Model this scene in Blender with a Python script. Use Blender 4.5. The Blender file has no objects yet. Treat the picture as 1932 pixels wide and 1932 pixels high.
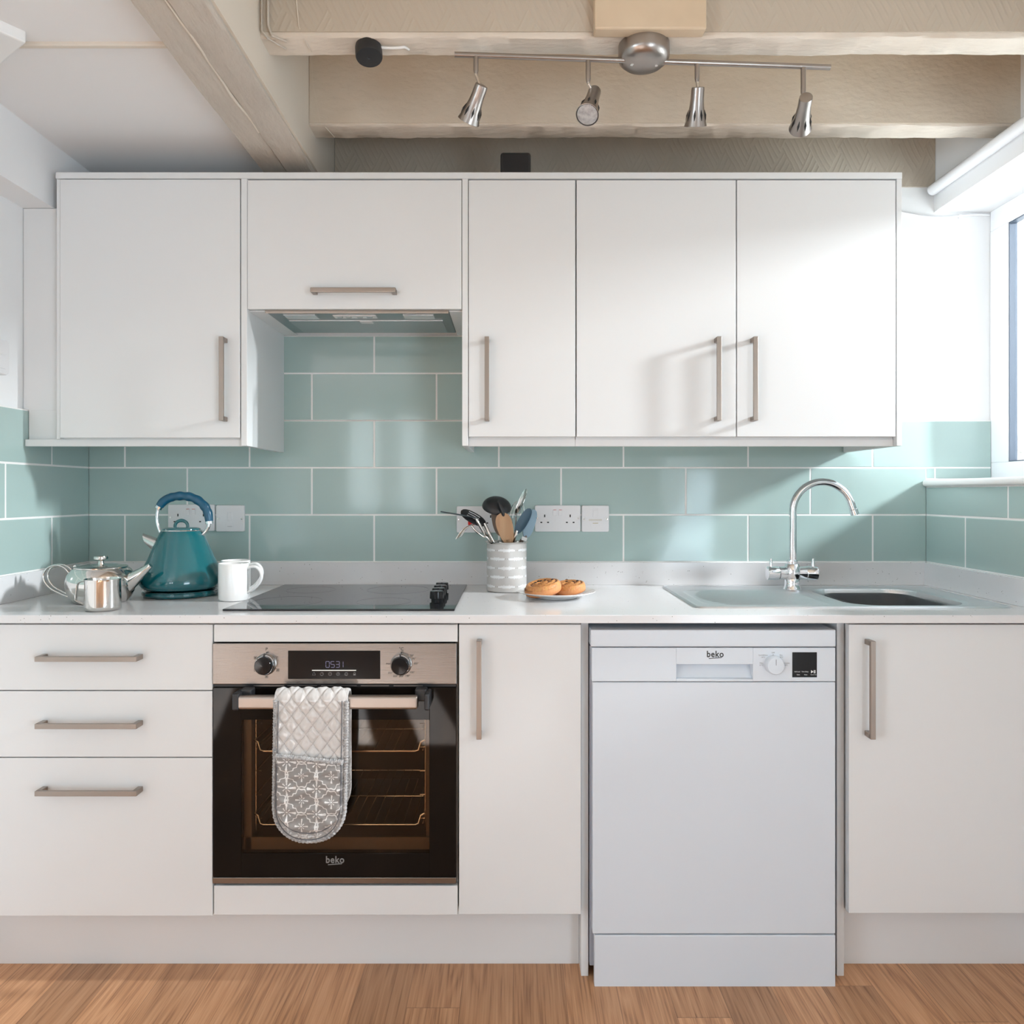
import bpy, bmesh, math, random
from mathutils import Vector, Matrix
random.seed(7)
PI = math.pi
SC = bpy.context.scene
COL = SC.collection

# ------------------------------------------------------------------ materials
def lin(h):
    h = h.lstrip('#')
    r = []
    for i in (0, 2, 4):
        v = int(h[i:i+2], 16) / 255
        r.append(v/12.92 if v <= .04045 else ((v+.055)/1.055)**2.4)
    return (r[0], r[1], r[2], 1)

def newmat(name):
    m = bpy.data.materials.new(name); m.use_nodes = True
    nt = m.node_tree
    return m, nt, nt.nodes['Principled BSDF']

def N(nt, t, **kw):
    n = nt.nodes.new(t)
    for k, v in kw.items(): setattr(n, k, v)
    return n

def mat(name, base, rough=.5, metal=0, coat=0, spec=.5, bump=None, var=None, emit=None, attr=None, aniso=0, sheen=0):
    """bump = (scale, strength, (sx,sy,sz)); var = (scale, other colour, (sx,sy,sz))"""
    m, nt, p = newmat(name)
    if isinstance(base, str): base = lin(base)
    if len(base) == 3: base = (*base, 1)
    p.inputs['Base Color'].default_value = base
    p.inputs['Roughness'].default_value = rough
    p.inputs['Metallic'].default_value = metal
    p.inputs['Coat Weight'].default_value = coat
    p.inputs['Coat Roughness'].default_value = .04
    p.inputs['Specular IOR Level'].default_value = spec
    p.inputs['Anisotropic'].default_value = aniso
    p.inputs['Sheen Weight'].default_value = sheen
    tc = None
    def coords(st):
        nonlocal tc
        if tc is None: tc = N(nt, 'ShaderNodeTexCoord')
        mp = N(nt, 'ShaderNodeMapping'); mp.inputs['Scale'].default_value = st
        nt.links.new(tc.outputs['Object'], mp.inputs['Vector'])
        return mp.outputs['Vector']
    if bump:
        nz = N(nt, 'ShaderNodeTexNoise'); nz.inputs['Scale'].default_value = bump[0]; nz.inputs['Detail'].default_value = 4
        nt.links.new(coords(bump[2] if len(bump) > 2 else (1, 1, 1)), nz.inputs['Vector'])
        b = N(nt, 'ShaderNodeBump'); b.inputs['Strength'].default_value = bump[1]; b.inputs['Distance'].default_value = .004
        nt.links.new(nz.outputs['Fac'], b.inputs['Height']); nt.links.new(b.outputs['Normal'], p.inputs['Normal'])
    if var:
        nz = N(nt, 'ShaderNodeTexNoise'); nz.inputs['Scale'].default_value = var[0]; nz.inputs['Detail'].default_value = 5
        nt.links.new(coords(var[2] if len(var) > 2 else (1, 1, 1)), nz.inputs['Vector'])
        rp = N(nt, 'ShaderNodeValToRGB')
        rp.color_ramp.elements[0].position = .35; rp.color_ramp.elements[1].position = .68
        rp.color_ramp.elements[0].color = base
        c2 = var[1]; c2 = lin(c2) if isinstance(c2, str) else (*c2[:3], 1)
        rp.color_ramp.elements[1].color = c2
        nt.links.new(nz.outputs['Fac'], rp.inputs['Fac']); nt.links.new(rp.outputs['Color'], p.inputs['Base Color'])
    if attr:
        a = N(nt, 'ShaderNodeAttribute'); a.attribute_name = attr
        nt.links.new(a.outputs['Color'], p.inputs['Base Color'])
    if emit:
        p.inputs['Emission Color'].default_value = lin(emit[0]); p.inputs['Emission Strength'].default_value = emit[1]
    return m

def math_node(nt, op, a, b=None, c=None):
    n = N(nt, 'ShaderNodeMath', operation=op)
    for i, v in enumerate((a, b, c)):
        if v is None: continue
        if isinstance(v, (int, float)): n.inputs[i].default_value = v
        else: nt.links.new(v, n.inputs[i])
    return n.outputs[0]

M = {}
M['cab'] = mat('cabinet_white', (.755, .765, .77), .38, bump=(900, .015))
M['cab_in'] = mat('carcass_white', (.72, .73, .735), .5, bump=(700, .02))
M['dish'] = mat('appliance_white', (.68, .73, .79), .35, bump=(600, .02))
M['dish_side'] = mat('appliance_side_metal', (.42, .45, .52), .4, bump=(300, .02))
M['nickel'] = mat('brushed_nickel', (.37, .315, .275), .34, metal=1, bump=(500, .04, (1, 1, .05)))
M['ovenbar'] = mat('oven_handle_steel', (.40, .35, .315), .33, metal=1, bump=(700, .04, (.03, 1, 1)))
M['steel'] = mat('brushed_steel', (.38, .345, .32), .3, metal=1, bump=(700, .05, (.03, 1, 1)))
M['fascia'] = mat('oven_steel', (.27, .243, .222), .27, metal=1, bump=(900, .06, (.02, 1, 1)))
M['sinksteel'] = mat('sink_steel', (.80, .81, .83), .38, metal=1, bump=(600, .03, (.05, 1, 1)))
M['chrome'] = mat('chrome', (.82, .83, .85), .06, metal=1, bump=(40, .005))
M['pol'] = mat('polished_steel', (.74, .72, .69), .1, metal=1, bump=(60, .01))
M['white'] = mat('wall_plaster', (.83, .835, .84), .75, bump=(22, .12))
M['plaster2'] = mat('ceiling_plaster', (.82, .815, .815), .8, bump=(18, .12))
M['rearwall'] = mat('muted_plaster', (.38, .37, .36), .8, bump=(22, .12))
M['gloss_white'] = mat('white_gloss_paint', (.84, .84, .83), .3, bump=(30, .06))
M['upvc'] = mat('white_plastic_frame', (.84, .85, .87), .25, bump=(80, .01))
M['sock'] = mat('white_socket_plastic', (.78, .78, .79), .3, bump=(200, .01))
M['beam'] = mat('beam_paint', (.56, .505, .44), .6, bump=(90, 1.0, (1, .3, 1)), var=(40, (.52, .465, .405), (1, .2, 1)))
M['joist'] = mat('joist_paint', (.66, .585, .485), .6, bump=(60, .8, (.6, 1, 1)), var=(6, (.61, .53, .43)))
M['underside'] = mat('joist_edge_pale', (.72, .65, .565), .6, bump=(70, .9, (.4, 1, 1)), var=(9, (.64, .565, .48)))  # toned paler than the joist faces so undersides read brighter
M['cream'] = mat('cream_casing_paint', (.72, .65, .56), .55, bump=(40, .1))
M['block'] = mat('block_paint', (.66, .53, .38), .55, var=(9, (.60, .47, .33)), bump=(30, .1))
M['blackp'] = mat('black_plastic', (.018, .018, .02), .4, bump=(200, .03))
M['blackgloss'] = mat('black_gloss', (.008, .008, .009), .12, spec=.25, coat=.1, bump=(60, .003))
M['hobglass'] = mat('hob_glass', (.012, .012, .014), .05, bump=(20, .001))
M['hobmark'] = mat('hob_printing', (.07, .07, .075), .1)
M['greyplastic'] = mat('charcoal_plastic', (.06, .063, .07), .4, bump=(120, .03))
M['dark'] = mat('gap_shade', (.02, .02, .02), .8)  # near-black stands in for shade inside gaps, socket holes and slots
M['blackglass'] = mat('oven_black_glass', (.008, .006, .005), .045, spec=.14, bump=(10, .001))
M['teal'] = mat('teal_enamel', (.002, .118, .142), .06, coat=1, bump=(30, .003))
M['navy'] = mat('petrol_handle', (.004, .085, .16), .3, coat=.3, bump=(50, .01))
M['porcelain'] = mat('white_porcelain', (.86, .86, .855), .12, coat=.5, bump=(40, .004))
M['woodspoon'] = mat('beech_wood', (.52, .33, .19), .6, bump=(120, .1, (1, 1, .1)), var=(30, (.42, .24, .13), (1, 1, .12)))
M['woodspoon2'] = mat('aged_wood', (.26, .2, .16), .6, bump=(120, .1, (1, 1, .1)), var=(30, (.2, .15, .12), (1, 1, .12)))
M['bluesil'] = mat('slate_blue_silicone', (.055, .115, .17), .4, bump=(80, .02))
M['lightblue'] = mat('pale_blue_silicone', (.24, .36, .45), .45, bump=(80, .02))
M['darkblue'] = mat('dark_blue_plastic', (.035, .06, .085), .35, bump=(80, .02))
M['red'] = mat('red_rocker', (.65, .02, .015), .3, bump=(80, .01))
M['tag'] = mat('white_paper', (.8, .8, .8), .7, bump=(90, .02))
M['ink'] = mat('dark_ink', (.03, .03, .03), .5, bump=(90, .01))
M['greyink'] = mat('grey_ink', (.3, .3, .31), .5, bump=(90, .01))
M['logo'] = mat('silver_logo_ink', (.22, .22, .22), .4, bump=(90, .01))
M['goldink'] = mat('faded_gold_ink', (.5, .42, .25), .5, bump=(90, .01))
M['whiteink'] = mat('white_ink', (.8, .8, .8), .5, bump=(90, .01))
M['led'] = mat('display_digits', (.12, .12, .2), .4, emit=('#8888b8', .10))
M['ledbar'] = mat('display_bar', (.7, .7, .68), .4, emit=('#f5efe6', .35))
M['enamel'] = mat('oven_enamel', (.085, .065, .048), .35, bump=(80, .05))
M['rackwire'] = mat('rack_chrome', (.85, .78, .68), .25, metal=1, bump=(90, .01))
M['filter'] = mat('filter_mesh', (.50, .52, .53), .38, metal=1, bump=(900, .12))
M['hoodsteel'] = mat('hood_steel', (.34, .37, .38), .28, metal=1, bump=(500, .04, (.05, 1, 1)))
M['lens'] = mat('clear_lens', (.62, .64, .66), .15, coat=.6, bump=(160, .12))
M['bulb'] = mat('bulb_face', (.50, .49, .48), .2, coat=.8, bump=(260, .3), var=(120, (.34, .33, .33)))
M['grout'] = mat('white_grout', (.86, .855, .84), .8, bump=(300, .08))
M['cotton'] = mat('grey_binding_cotton', (.60, .585, .575), .9, sheen=.2, bump=(420, .7), var=(230, (.27, .27, .28)))
M['thread'] = mat('dark_thread', (.13, .13, .14), .9, bump=(300, .1))
M['mitt'] = mat('printed_cotton', (.6, .6, .6), .9, attr='Col', sheen=.3, bump=(900, .25))
M['pot'] = mat('printed_enamel', (.6, .6, .6), .3, attr='Col', bump=(60, .01))
M['bun'] = mat('baked_pastry', (.6, .3, .1), .5, attr='Col', bump=(170, .5), coat=.15)
M['raisin'] = mat('raisin_skin', (.03, .012, .008), .45, bump=(300, .5))
M['gasket'] = mat('window_gasket', (.10, .125, .165), .4, bump=(100, .02))
M['render'] = mat('pebbledash_render', (.33, .315, .30), .9, bump=(38, 1.0), var=(26, (.13, .12, .11)))
M['yard'] = mat('pale_paving', (.5, .48, .45), .9, bump=(20, .3))

# glazed tile
def tile_mat():
    m, nt, p = newmat('glazed_tile')
    tc = N(nt, 'ShaderNodeTexCoord')
    nz = N(nt, 'ShaderNodeTexNoise'); nz.inputs['Scale'].default_value = 3.0; nz.inputs['Detail'].default_value = 2
    nt.links.new(tc.outputs['Object'], nz.inputs['Vector'])
    rp = N(nt, 'ShaderNodeValToRGB')
    rp.color_ramp.elements[0].color = (.385, .51, .488, 1); rp.color_ramp.elements[1].color = (.41, .535, .513, 1)
    nt.links.new(nz.outputs['Fac'], rp.inputs['Fac']); nt.links.new(rp.outputs['Color'], p.inputs['Base Color'])
    n2 = N(nt, 'ShaderNodeTexNoise'); n2.inputs['Scale'].default_value = 14; n2.inputs['Detail'].default_value = 1
    nt.links.new(tc.outputs['Object'], n2.inputs['Vector'])
    b = N(nt, 'ShaderNodeBump'); b.inputs['Strength'].default_value = .06; b.inputs['Distance'].default_value = .004
    nt.links.new(n2.outputs['Fac'], b.inputs['Height']); nt.links.new(b.outputs['Normal'], p.inputs['Normal'])
    p.inputs['Roughness'].default_value = .09; p.inputs['Specular IOR Level'].default_value = .55
    return m
M['tile'] = tile_mat()

def quartz_mat():
    m, nt, p = newmat('speckled_quartz')
    tc = N(nt, 'ShaderNodeTexCoord')
    vo = N(nt, 'ShaderNodeTexVoronoi'); vo.inputs['Scale'].default_value = 130
    nt.links.new(tc.outputs['Object'], vo.inputs['Vector'])
    nz = N(nt, 'ShaderNodeTexNoise'); nz.inputs['Scale'].default_value = 55; nz.inputs['Detail'].default_value = 2
    nt.links.new(tc.outputs['Object'], nz.inputs['Vector'])
    d = math_node(nt, 'LESS_THAN', vo.outputs['Distance'], .15)
    k = math_node(nt, 'GREATER_THAN', nz.outputs['Fac'], .60)
    s = math_node(nt, 'MULTIPLY', d, k)
    mx = N(nt, 'ShaderNodeMix', data_type='RGBA')
    mx.inputs[6].default_value = (.76, .755, .765, 1); mx.inputs[7].default_value = (.26, .24, .23, 1)
    nt.links.new(s, mx.inputs[0]); nt.links.new(mx.outputs[2], p.inputs['Base Color'])
    p.inputs['Roughness'].default_value = .14
    return m
M['quartz'] = quartz_mat()

def wallpaper_mat():
    m, nt, p = newmat('embossed_wallpaper')
    tc = N(nt, 'ShaderNodeTexCoord')
    mp = N(nt, 'ShaderNodeMapping'); mp.inputs['Scale'].default_value = (1, 1, 1)
    nt.links.new(tc.outputs['Object'], mp.inputs['Vector'])
    sx = N(nt, 'ShaderNodeSeparateXYZ'); nt.links.new(mp.outputs['Vector'], sx.inputs[0])
    nz = N(nt, 'ShaderNodeTexNoise'); nz.inputs['Scale'].default_value = 9; nz.inputs['Detail'].default_value = 3
    nt.links.new(tc.outputs['Object'], nz.inputs['Vector'])
    wob = math_node(nt, 'MULTIPLY', nz.outputs['Fac'], .022)
    xx = math_node(nt, 'ADD', sx.outputs[0], wob)
    a = math_node(nt, 'ADD', math_node(nt, 'MULTIPLY', xx, 2.0), sx.outputs[2])
    b = math_node(nt, 'SUBTRACT', math_node(nt, 'MULTIPLY', xx, 2.0), sx.outputs[2])
    def ridges(v, f): return math_node(nt, 'POWER', math_node(nt, 'ABSOLUTE', math_node(nt, 'SINE', math_node(nt, 'MULTIPLY', v, f))), 6.0)
    ca = math_node(nt, 'GREATER_THAN', math_node(nt, 'SINE', math_node(nt, 'MULTIPLY', a, 17.0)), 0.0)
    cb = math_node(nt, 'GREATER_THAN', math_node(nt, 'SINE', math_node(nt, 'MULTIPLY', b, 17.0)), 0.0)
    sel = math_node(nt, 'ABSOLUTE', math_node(nt, 'SUBTRACT', ca, cb))
    ha = ridges(a, 92.0); hb = ridges(b, 92.0)
    h = math_node(nt, 'ADD', math_node(nt, 'MULTIPLY', ha, sel), math_node(nt, 'MULTIPLY', hb, math_node(nt, 'SUBTRACT', 1.0, sel)))
    bp = N(nt, 'ShaderNodeBump'); bp.inputs['Strength'].default_value = .26; bp.inputs['Distance'].default_value = .004
    nt.links.new(h, bp.inputs['Height']); nt.links.new(bp.outputs['Normal'], p.inputs['Normal'])
    p.inputs['Base Color'].default_value = (.50, .435, .355, 1); p.inputs['Roughness'].default_value = .6
    return m
M['paper'] = wallpaper_mat()

def floor_mat():
    m, nt, p = newmat('oak_planks')
    tc = N(nt, 'ShaderNodeTexCoord')
    sx = N(nt, 'ShaderNodeSeparateXYZ'); nt.links.new(tc.outputs['Object'], sx.inputs[0])
    W, L = .125, 1.25
    xs = math_node(nt, 'DIVIDE', sx.outputs[0], W)
    ix = math_node(nt, 'FLOOR', xs)
    wn = N(nt, 'ShaderNodeTexWhiteNoise', noise_dimensions='1D'); nt.links.new(ix, wn.inputs['W'])
    ys = math_node(nt, 'ADD', math_node(nt, 'DIVIDE', sx.outputs[1], L), math_node(nt, 'MULTIPLY', wn.outputs['Value'], 7.0))
    iy = math_node(nt, 'FLOOR', ys)
    cb = N(nt, 'ShaderNodeCombineXYZ'); nt.links.new(ix, cb.inputs[0]); nt.links.new(iy, cb.inputs[1])
    w2 = N(nt, 'ShaderNodeTexWhiteNoise', noise_dimensions='3D'); nt.links.new(cb.outputs[0], w2.inputs['Vector'])
    r = w2.outputs['Value']
    # grain coordinates, stretched along the plank and shifted per plank
    def vec(kx, ky):
        c = N(nt, 'ShaderNodeCombineXYZ')
        nt.links.new(math_node(nt, 'ADD', math_node(nt, 'MULTIPLY', sx.outputs[0], kx), math_node(nt, 'MULTIPLY', r, 91.0)), c.inputs[0])
        nt.links.new(math_node(nt, 'MULTIPLY', sx.outputs[1], ky), c.inputs[1])
        nt.links.new(math_node(nt, 'MULTIPLY', r, 37.0), c.inputs[2])
        return c.outputs[0]
    big = N(nt, 'ShaderNodeTexNoise'); big.inputs['Scale'].default_value = 1; big.inputs['Detail'].default_value = 2
    nt.links.new(vec(13, 1.1), big.inputs['Vector'])
    rings = math_node(nt, 'FRACT', math_node(nt, 'MULTIPLY', big.outputs['Fac'], 9.0))
    rings = math_node(nt, 'ABSOLUTE', math_node(nt, 'SUBTRACT', rings, .5))
    fine = N(nt, 'ShaderNodeTexNoise'); fine.inputs['Scale'].default_value = 1; fine.inputs['Detail'].default_value = 5
    nt.links.new(vec(260, 6), fine.inputs['Vector'])
    g = math_node(nt, 'ADD', math_node(nt, 'MULTIPLY', rings, .42), math_node(nt, 'MULTIPLY', fine.outputs['Fac'], .82))
    rp = N(nt, 'ShaderNodeValToRGB'); e = rp.color_ramp.elements
    e[0].position = .22; e[0].color = (.24, .115, .060, 1)
    e[1].position = .85; e[1].color = (.62, .37, .225, 1)
    x = e.new(.5); x.color = (.48, .262, .145, 1)
    nt.links.new(g, rp.inputs['Fac'])
    hv = N(nt, 'ShaderNodeHueSaturation'); nt.links.new(rp.outputs['Color'], hv.inputs['Color'])
    nt.links.new(math_node(nt, 'ADD', math_node(nt, 'MULTIPLY', r, .42), .86), hv.inputs['Value'])
    hv.inputs['Saturation'].default_value = 1.06
    # dark knots / cracks
    kn = N(nt, 'ShaderNodeTexNoise'); kn.inputs['Scale'].default_value = 1; kn.inputs['Detail'].default_value = 3
    nt.links.new(vec(34, 1.7), kn.inputs['Vector'])
    kmask = math_node(nt, 'GREATER_THAN', kn.outputs['Fac'], .685)
    seam = math_node(nt, 'MAXIMUM', math_node(nt, 'LESS_THAN', math_node(nt, 'FRACT', xs), .014), math_node(nt, 'LESS_THAN', math_node(nt, 'FRACT', ys), .0018))
    dk = math_node(nt, 'MAXIMUM', math_node(nt, 'MULTIPLY', kmask, .45), math_node(nt, 'MULTIPLY', seam, .4))
    mx = N(nt, 'ShaderNodeMix', data_type='RGBA'); mx.inputs[7].default_value = (.05, .022, .012, 1)
    nt.links.new(dk, mx.inputs[0]); nt.links.new(hv.outputs['Color'], mx.inputs[6]); nt.links.new(mx.outputs[2], p.inputs['Base Color'])
    bp = N(nt, 'ShaderNodeBump'); bp.inputs['Strength'].default_value = .12; bp.inputs['Distance'].default_value = .002
    nt.links.new(fine.outputs['Fac'], bp.inputs['Height']); nt.links.new(bp.outputs['Normal'], p.inputs['Normal'])
    p.inputs['Roughness'].default_value = .38
    return m
M['floor'] = floor_mat()

def glass_mat(name, tint, refl=1.45):
    m, nt, p = newmat(name); nt.nodes.remove(p)
    out = nt.nodes['Material Output']
    tr = N(nt, 'ShaderNodeBsdfTransparent'); tr.inputs['Color'].default_value = (*tint, 1)
    gl = N(nt, 'ShaderNodeBsdfGlossy'); gl.inputs['Roughness'].default_value = .03
    ge = N(nt, 'ShaderNodeNewGeometry'); vm = N(nt, 'ShaderNodeVectorMath', operation='DOT_PRODUCT')
    nt.links.new(ge.outputs['Normal'], vm.inputs[0]); nt.links.new(ge.outputs['Incoming'], vm.inputs[1])
    c = math_node(nt, 'ABSOLUTE', vm.outputs['Value'])
    fr = math_node(nt, 'ADD', math_node(nt, 'MULTIPLY', math_node(nt, 'POWER', math_node(nt, 'SUBTRACT', 1.0, c), 5.0), .95), .02)
    mx = N(nt, 'ShaderNodeMixShader')
    nt.links.new(fr, mx.inputs[0]); nt.links.new(tr.outputs[0], mx.inputs[1]); nt.links.new(gl.outputs[0], mx.inputs[2])
    nt.links.new(mx.outputs[0], out.inputs['Surface'])
    return m
M['pane'] = glass_mat('window_glass', (.97, .98, .98))
M['ovenpane'] = glass_mat('oven_window_glass', (.86, .76, .66), 1.5)

# ------------------------------------------------------------------ mesh builder
WORLD = {}
def wloc(o): return WORLD.get(o.name, Vector((0, 0, 0)))

class MB:
    def __init__(s): s.v = []; s.f = []; s.c = None; s.fl = set()
    def add(s, vs, fs):
        o = len(s.v); s.v += [tuple(v) for v in vs]; s.f += [tuple(o+i for i in f) for f in fs]; return s
    def box(s, x0, x1, y0, y1, z0, z1, b=0.0, seg=2, rot=None):
        c = Vector(((x0+x1)/2, (y0+y1)/2, (z0+z1)/2)); d = (abs(x1-x0), abs(y1-y0), abs(z1-z0))
        bm = bmesh.new(); bmesh.ops.create_cube(bm, size=1)
        for v in bm.verts: v.co = Vector((v.co.x*d[0], v.co.y*d[1], v.co.z*d[2]))
        if b > 0:
            b = min(b, min(d)*.45)
            bmesh.ops.bevel(bm, geom=bm.edges[:], offset=b, segments=seg, affect='EDGES', profile=.5)
        if rot is not None:
            for v in bm.verts: v.co = rot @ v.co
        bm.verts.ensure_lookup_table(); bm.verts.index_update()
        s.fl.update(range(len(s.f), len(s.f)+len(bm.faces)))
        s.add([v.co + c for v in bm.verts], [[v.index for v in f.verts] for f in bm.faces]); bm.free(); return s
    def loops(s, L, closed=True, cap0=True, cap1=True):
        n = len(L[0]); vs = [p for l in L for p in l]; fs = []
        for i in range(len(L)-1):
            for j in range(n if closed else n-1):
                k = (j+1) % n
                fs.append((i*n+j, i*n+k, (i+1)*n+k, (i+1)*n+j))
        if cap0: fs.append(tuple(range(n-1, -1, -1)))
        if cap1: fs.append(tuple((len(L)-1)*n+j for j in range(n)))
        return s.add(vs, fs)
    def tube(s, pts, r, seg=12, cap=True, flat=1.0, up=None):
        pts = [Vector(p) for p in pts]; n = len(pts)
        rs = r if isinstance(r, (list, tuple)) else [r]*n
        T = []
        for i in range(n):
            a = pts[max(i-1, 0)]; b = pts[min(i+1, n-1)]; T.append((b-a).normalized())
        if up is None:
            up = Vector((0, 1, 0)) if abs(T[0].y) < .9 else Vector((1, 0, 0))
        nrm = (Vector(up) - T[0]*T[0].dot(Vector(up))).normalized(); L = []
        for i in range(n):
            nrm = (nrm - T[i]*T[i].dot(nrm)).normalized(); bn = T[i].cross(nrm)
            L.append([pts[i] + nrm*math.cos(2*PI*k/seg)*rs[i] + bn*math.sin(2*PI*k/seg)*rs[i]*flat for k in range(seg)])
        return s.loops(L, True, cap, cap)
    def cyl(s, p0, p1, r0, r1=None, seg=32):
        return s.tube([p0, p1], [r0, r0 if r1 is None else r1], seg)
    def lathe(s, prof, c=(0, 0, 0), seg=64, axis=None, cap0=False, cap1=False):
        c = Vector(c)
        R = Matrix.Identity(3) if axis is None else Vector((0, 0, 1)).rotation_difference(Vector(axis).normalized()).to_matrix()
        L = [[c + R @ Vector((max(r, 1e-5)*math.cos(2*PI*k/seg), max(r, 1e-5)*math.sin(2*PI*k/seg), z)) for k in range(seg)] for r, z in prof]
        return s.loops(L, True, cap0, cap1)
    def ell(s, c, rx, ry, rz, R=None, seg=24, rings=14):
        c = Vector(c); R = R or Matrix.Identity(3); L = []
        for i in range(rings+1):
            t = PI*i/rings
            L.append([c + R @ Vector((rx*max(math.sin(t), 1e-4)*math.cos(2*PI*k/seg), ry*max(math.sin(t), 1e-4)*math.sin(2*PI*k/seg), -rz*math.cos(t))) for k in range(seg)])
        return s.loops(L)
    def rr(s, x0, x1, z0, z1, rad, y0, y1, b=.001, n=6):
        """rounded rectangle plate facing -Y, front at y0, back at y1"""
        def ol(i):
            r = max(rad-i, .0003); P = []
            for cx, cz, a0 in ((x1-i-r, z1-i-r, 0), (x0+i+r, z1-i-r, 90), (x0+i+r, z0+i+r, 180), (x1-i-r, z0+i+r, 270)):
                for k in range(n+1):
                    a = math.radians(a0+90*k/n); P.append((cx+r*math.cos(a), cz+r*math.sin(a)))
            return P
        o = ol(0)
        L = [[(x, y1, z) for x, z in o], [(x, y0+b, z) for x, z in o], [(x, y0+b*.3, z) for x, z in ol(b*.3)], [(x, y0, z) for x, z in ol(b)]]
        s.loops(L); s.fl.update((len(s.f)-1, len(s.f)-2)); return s
    def grid(s, fn, nu, nv):
        vs = [fn(i/nu, j/nv) for j in range(nv+1) for i in range(nu+1)]
        fs = [(j*(nu+1)+i, j*(nu+1)+i+1, (j+1)*(nu+1)+i+1, (j+1)*(nu+1)+i) for j in range(nv) for i in range(nu)]
        return s.add(vs, fs)
    def shell(s, fn, nu, nv):
        """closed two-sided sheet; fn(u,v,side) side 0 front 1 back"""
        n = (nu+1)*(nv+1); o = len(s.v)
        s.grid(lambda u, v: fn(u, v, 0), nu, nv)
        s.v += [tuple(fn(i/nu, j/nv, 1)) for j in range(nv+1) for i in range(nu+1)]
        for j in range(nv):
            for i in range(nu):
                a = o+n+j*(nu+1)+i; s.f.append((a+nu+1, a+nu+2, a+1, a))
        per = [i for i in range(nu+1)] + [(j)*(nu+1)+nu for j in range(1, nv+1)] + [nv*(nu+1)+i for i in range(nu-1, -1, -1)] + [j*(nu+1) for j in range(nv-1, 0, -1)]
        for k in range(len(per)):
            a, b = per[k], per[(k+1) % len(per)]; s.f.append((o+b, o+a, o+n+a, o+n+b))
        return s
    def text(s, t, size, x, y, z, align='CENTER', ext=.0003, bold=0.0, sx=1.0, rot=0.0):
        cu = bpy.data.curves.new('lettering', 'FONT'); cu.body = t; cu.size = size; cu.align_x = align; cu.align_y = 'CENTER'
        cu.extrude = ext; cu.offset = bold; cu.space_character = 1.10 if bold > .0003 else 1.0; cu.resolution_u = 3
        ob = bpy.data.objects.new('lettering', cu); COL.objects.link(ob)
        dg = bpy.context.evaluated_depsgraph_get(); dg.update()
        me = bpy.data.meshes.new_from_object(ob.evaluated_get(dg))
        ca, sa = math.cos(rot), math.sin(rot)
        s.add([(x+(v.co.x*ca-v.co.y*sa)*sx, y-v.co.z, z+(v.co.x*sa+v.co.y*ca)) for v in me.vertices], [tuple(p.vertices) for p in me.polygons])
        bpy.data.objects.remove(ob); bpy.data.curves.remove(cu); bpy.data.meshes.remove(me); return s
    def mesh(s, name, off):
        me = bpy.data.meshes.new(name)
        me.from_pydata([tuple(Vector(v)-off) for v in s.v], [], s.f); me.update()
        bm = bmesh.new(); bm.from_mesh(me); bmesh.ops.recalc_face_normals(bm, faces=bm.faces[:]); bm.to_mesh(me); bm.free()
        return me
    def build(s, name, m, parent=None, loc=None, smooth=38):
        off = wloc(parent) if parent is not None else Vector(loc or (0, 0, 0))
        me = s.mesh(name, off)
        me.set_sharp_from_angle(angle=math.radians(smooth))
        me.polygons.foreach_set('use_smooth', [i not in s.fl for i in range(len(me.polygons))])
        me.materials.append(M[m] if isinstance(m, str) else m)
        if s.c:
            a = me.color_attributes.new('Col', 'FLOAT_COLOR', 'POINT')
            a.data.foreach_set('color', [x for c in s.c for x in (*c[:3], 1)])
        o = bpy.data.objects.new(name, me); COL.objects.link(o)
        if parent is not None: o.parent = parent
        else: o.location = off
        WORLD[o.name] = off
        return o

def tag(o, label, cat, group=None):
    o['label'] = label; o['category'] = cat
    if group: o['group'] = group
    return o
def thing(name, label, cat, loc, group=None):
    o = bpy.data.objects.new(name, None); COL.objects.link(o); o.location = loc; o.empty_display_size = .05
    WORLD[o.name] = Vector(loc); return tag(o, label, cat, group)
def struct(o, label=None, cat='room'):
    o['kind'] = 'structure'
    if label: o['label'] = label
    o['category'] = cat
    return o
def box(name, m, parent, *a, b=.0, loc=None): return MB().box(*a, b=b).build(name, m, parent, loc)

# main levels (metres): back wall tile face is y = 0, camera looks along +y
WT = .906                                    # worktop top
DOORY = -.58; UPY = -.334

# ------------------------------------------------------------------ the room
struct(box('floor', 'floor', None, -3.4, 1.7, -4.9, .2, -.1, 0), 'warm brown oak plank floor running toward the cupboards', 'floor')

wb = struct(box('wall_back', 'white', None, -1.7, 1.63, .008, .2, 0, 2.6), 'white back wall with sage green tiles behind the worktop', 'wall')
wl = struct(box('wall_left', 'white', None, -1.7, -1.383, -2.0, .008, 0, 2.6), 'white side wall with sage tiles beside the teapot', 'wall')
box('wallpaper', 'paper', wb, -.575, 1.362, .001, .008, 2.19, 2.46)
box('boxing', 'white', wl, -1.383, -1.295, -2.0, .008, 2.005, 2.185)

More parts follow.
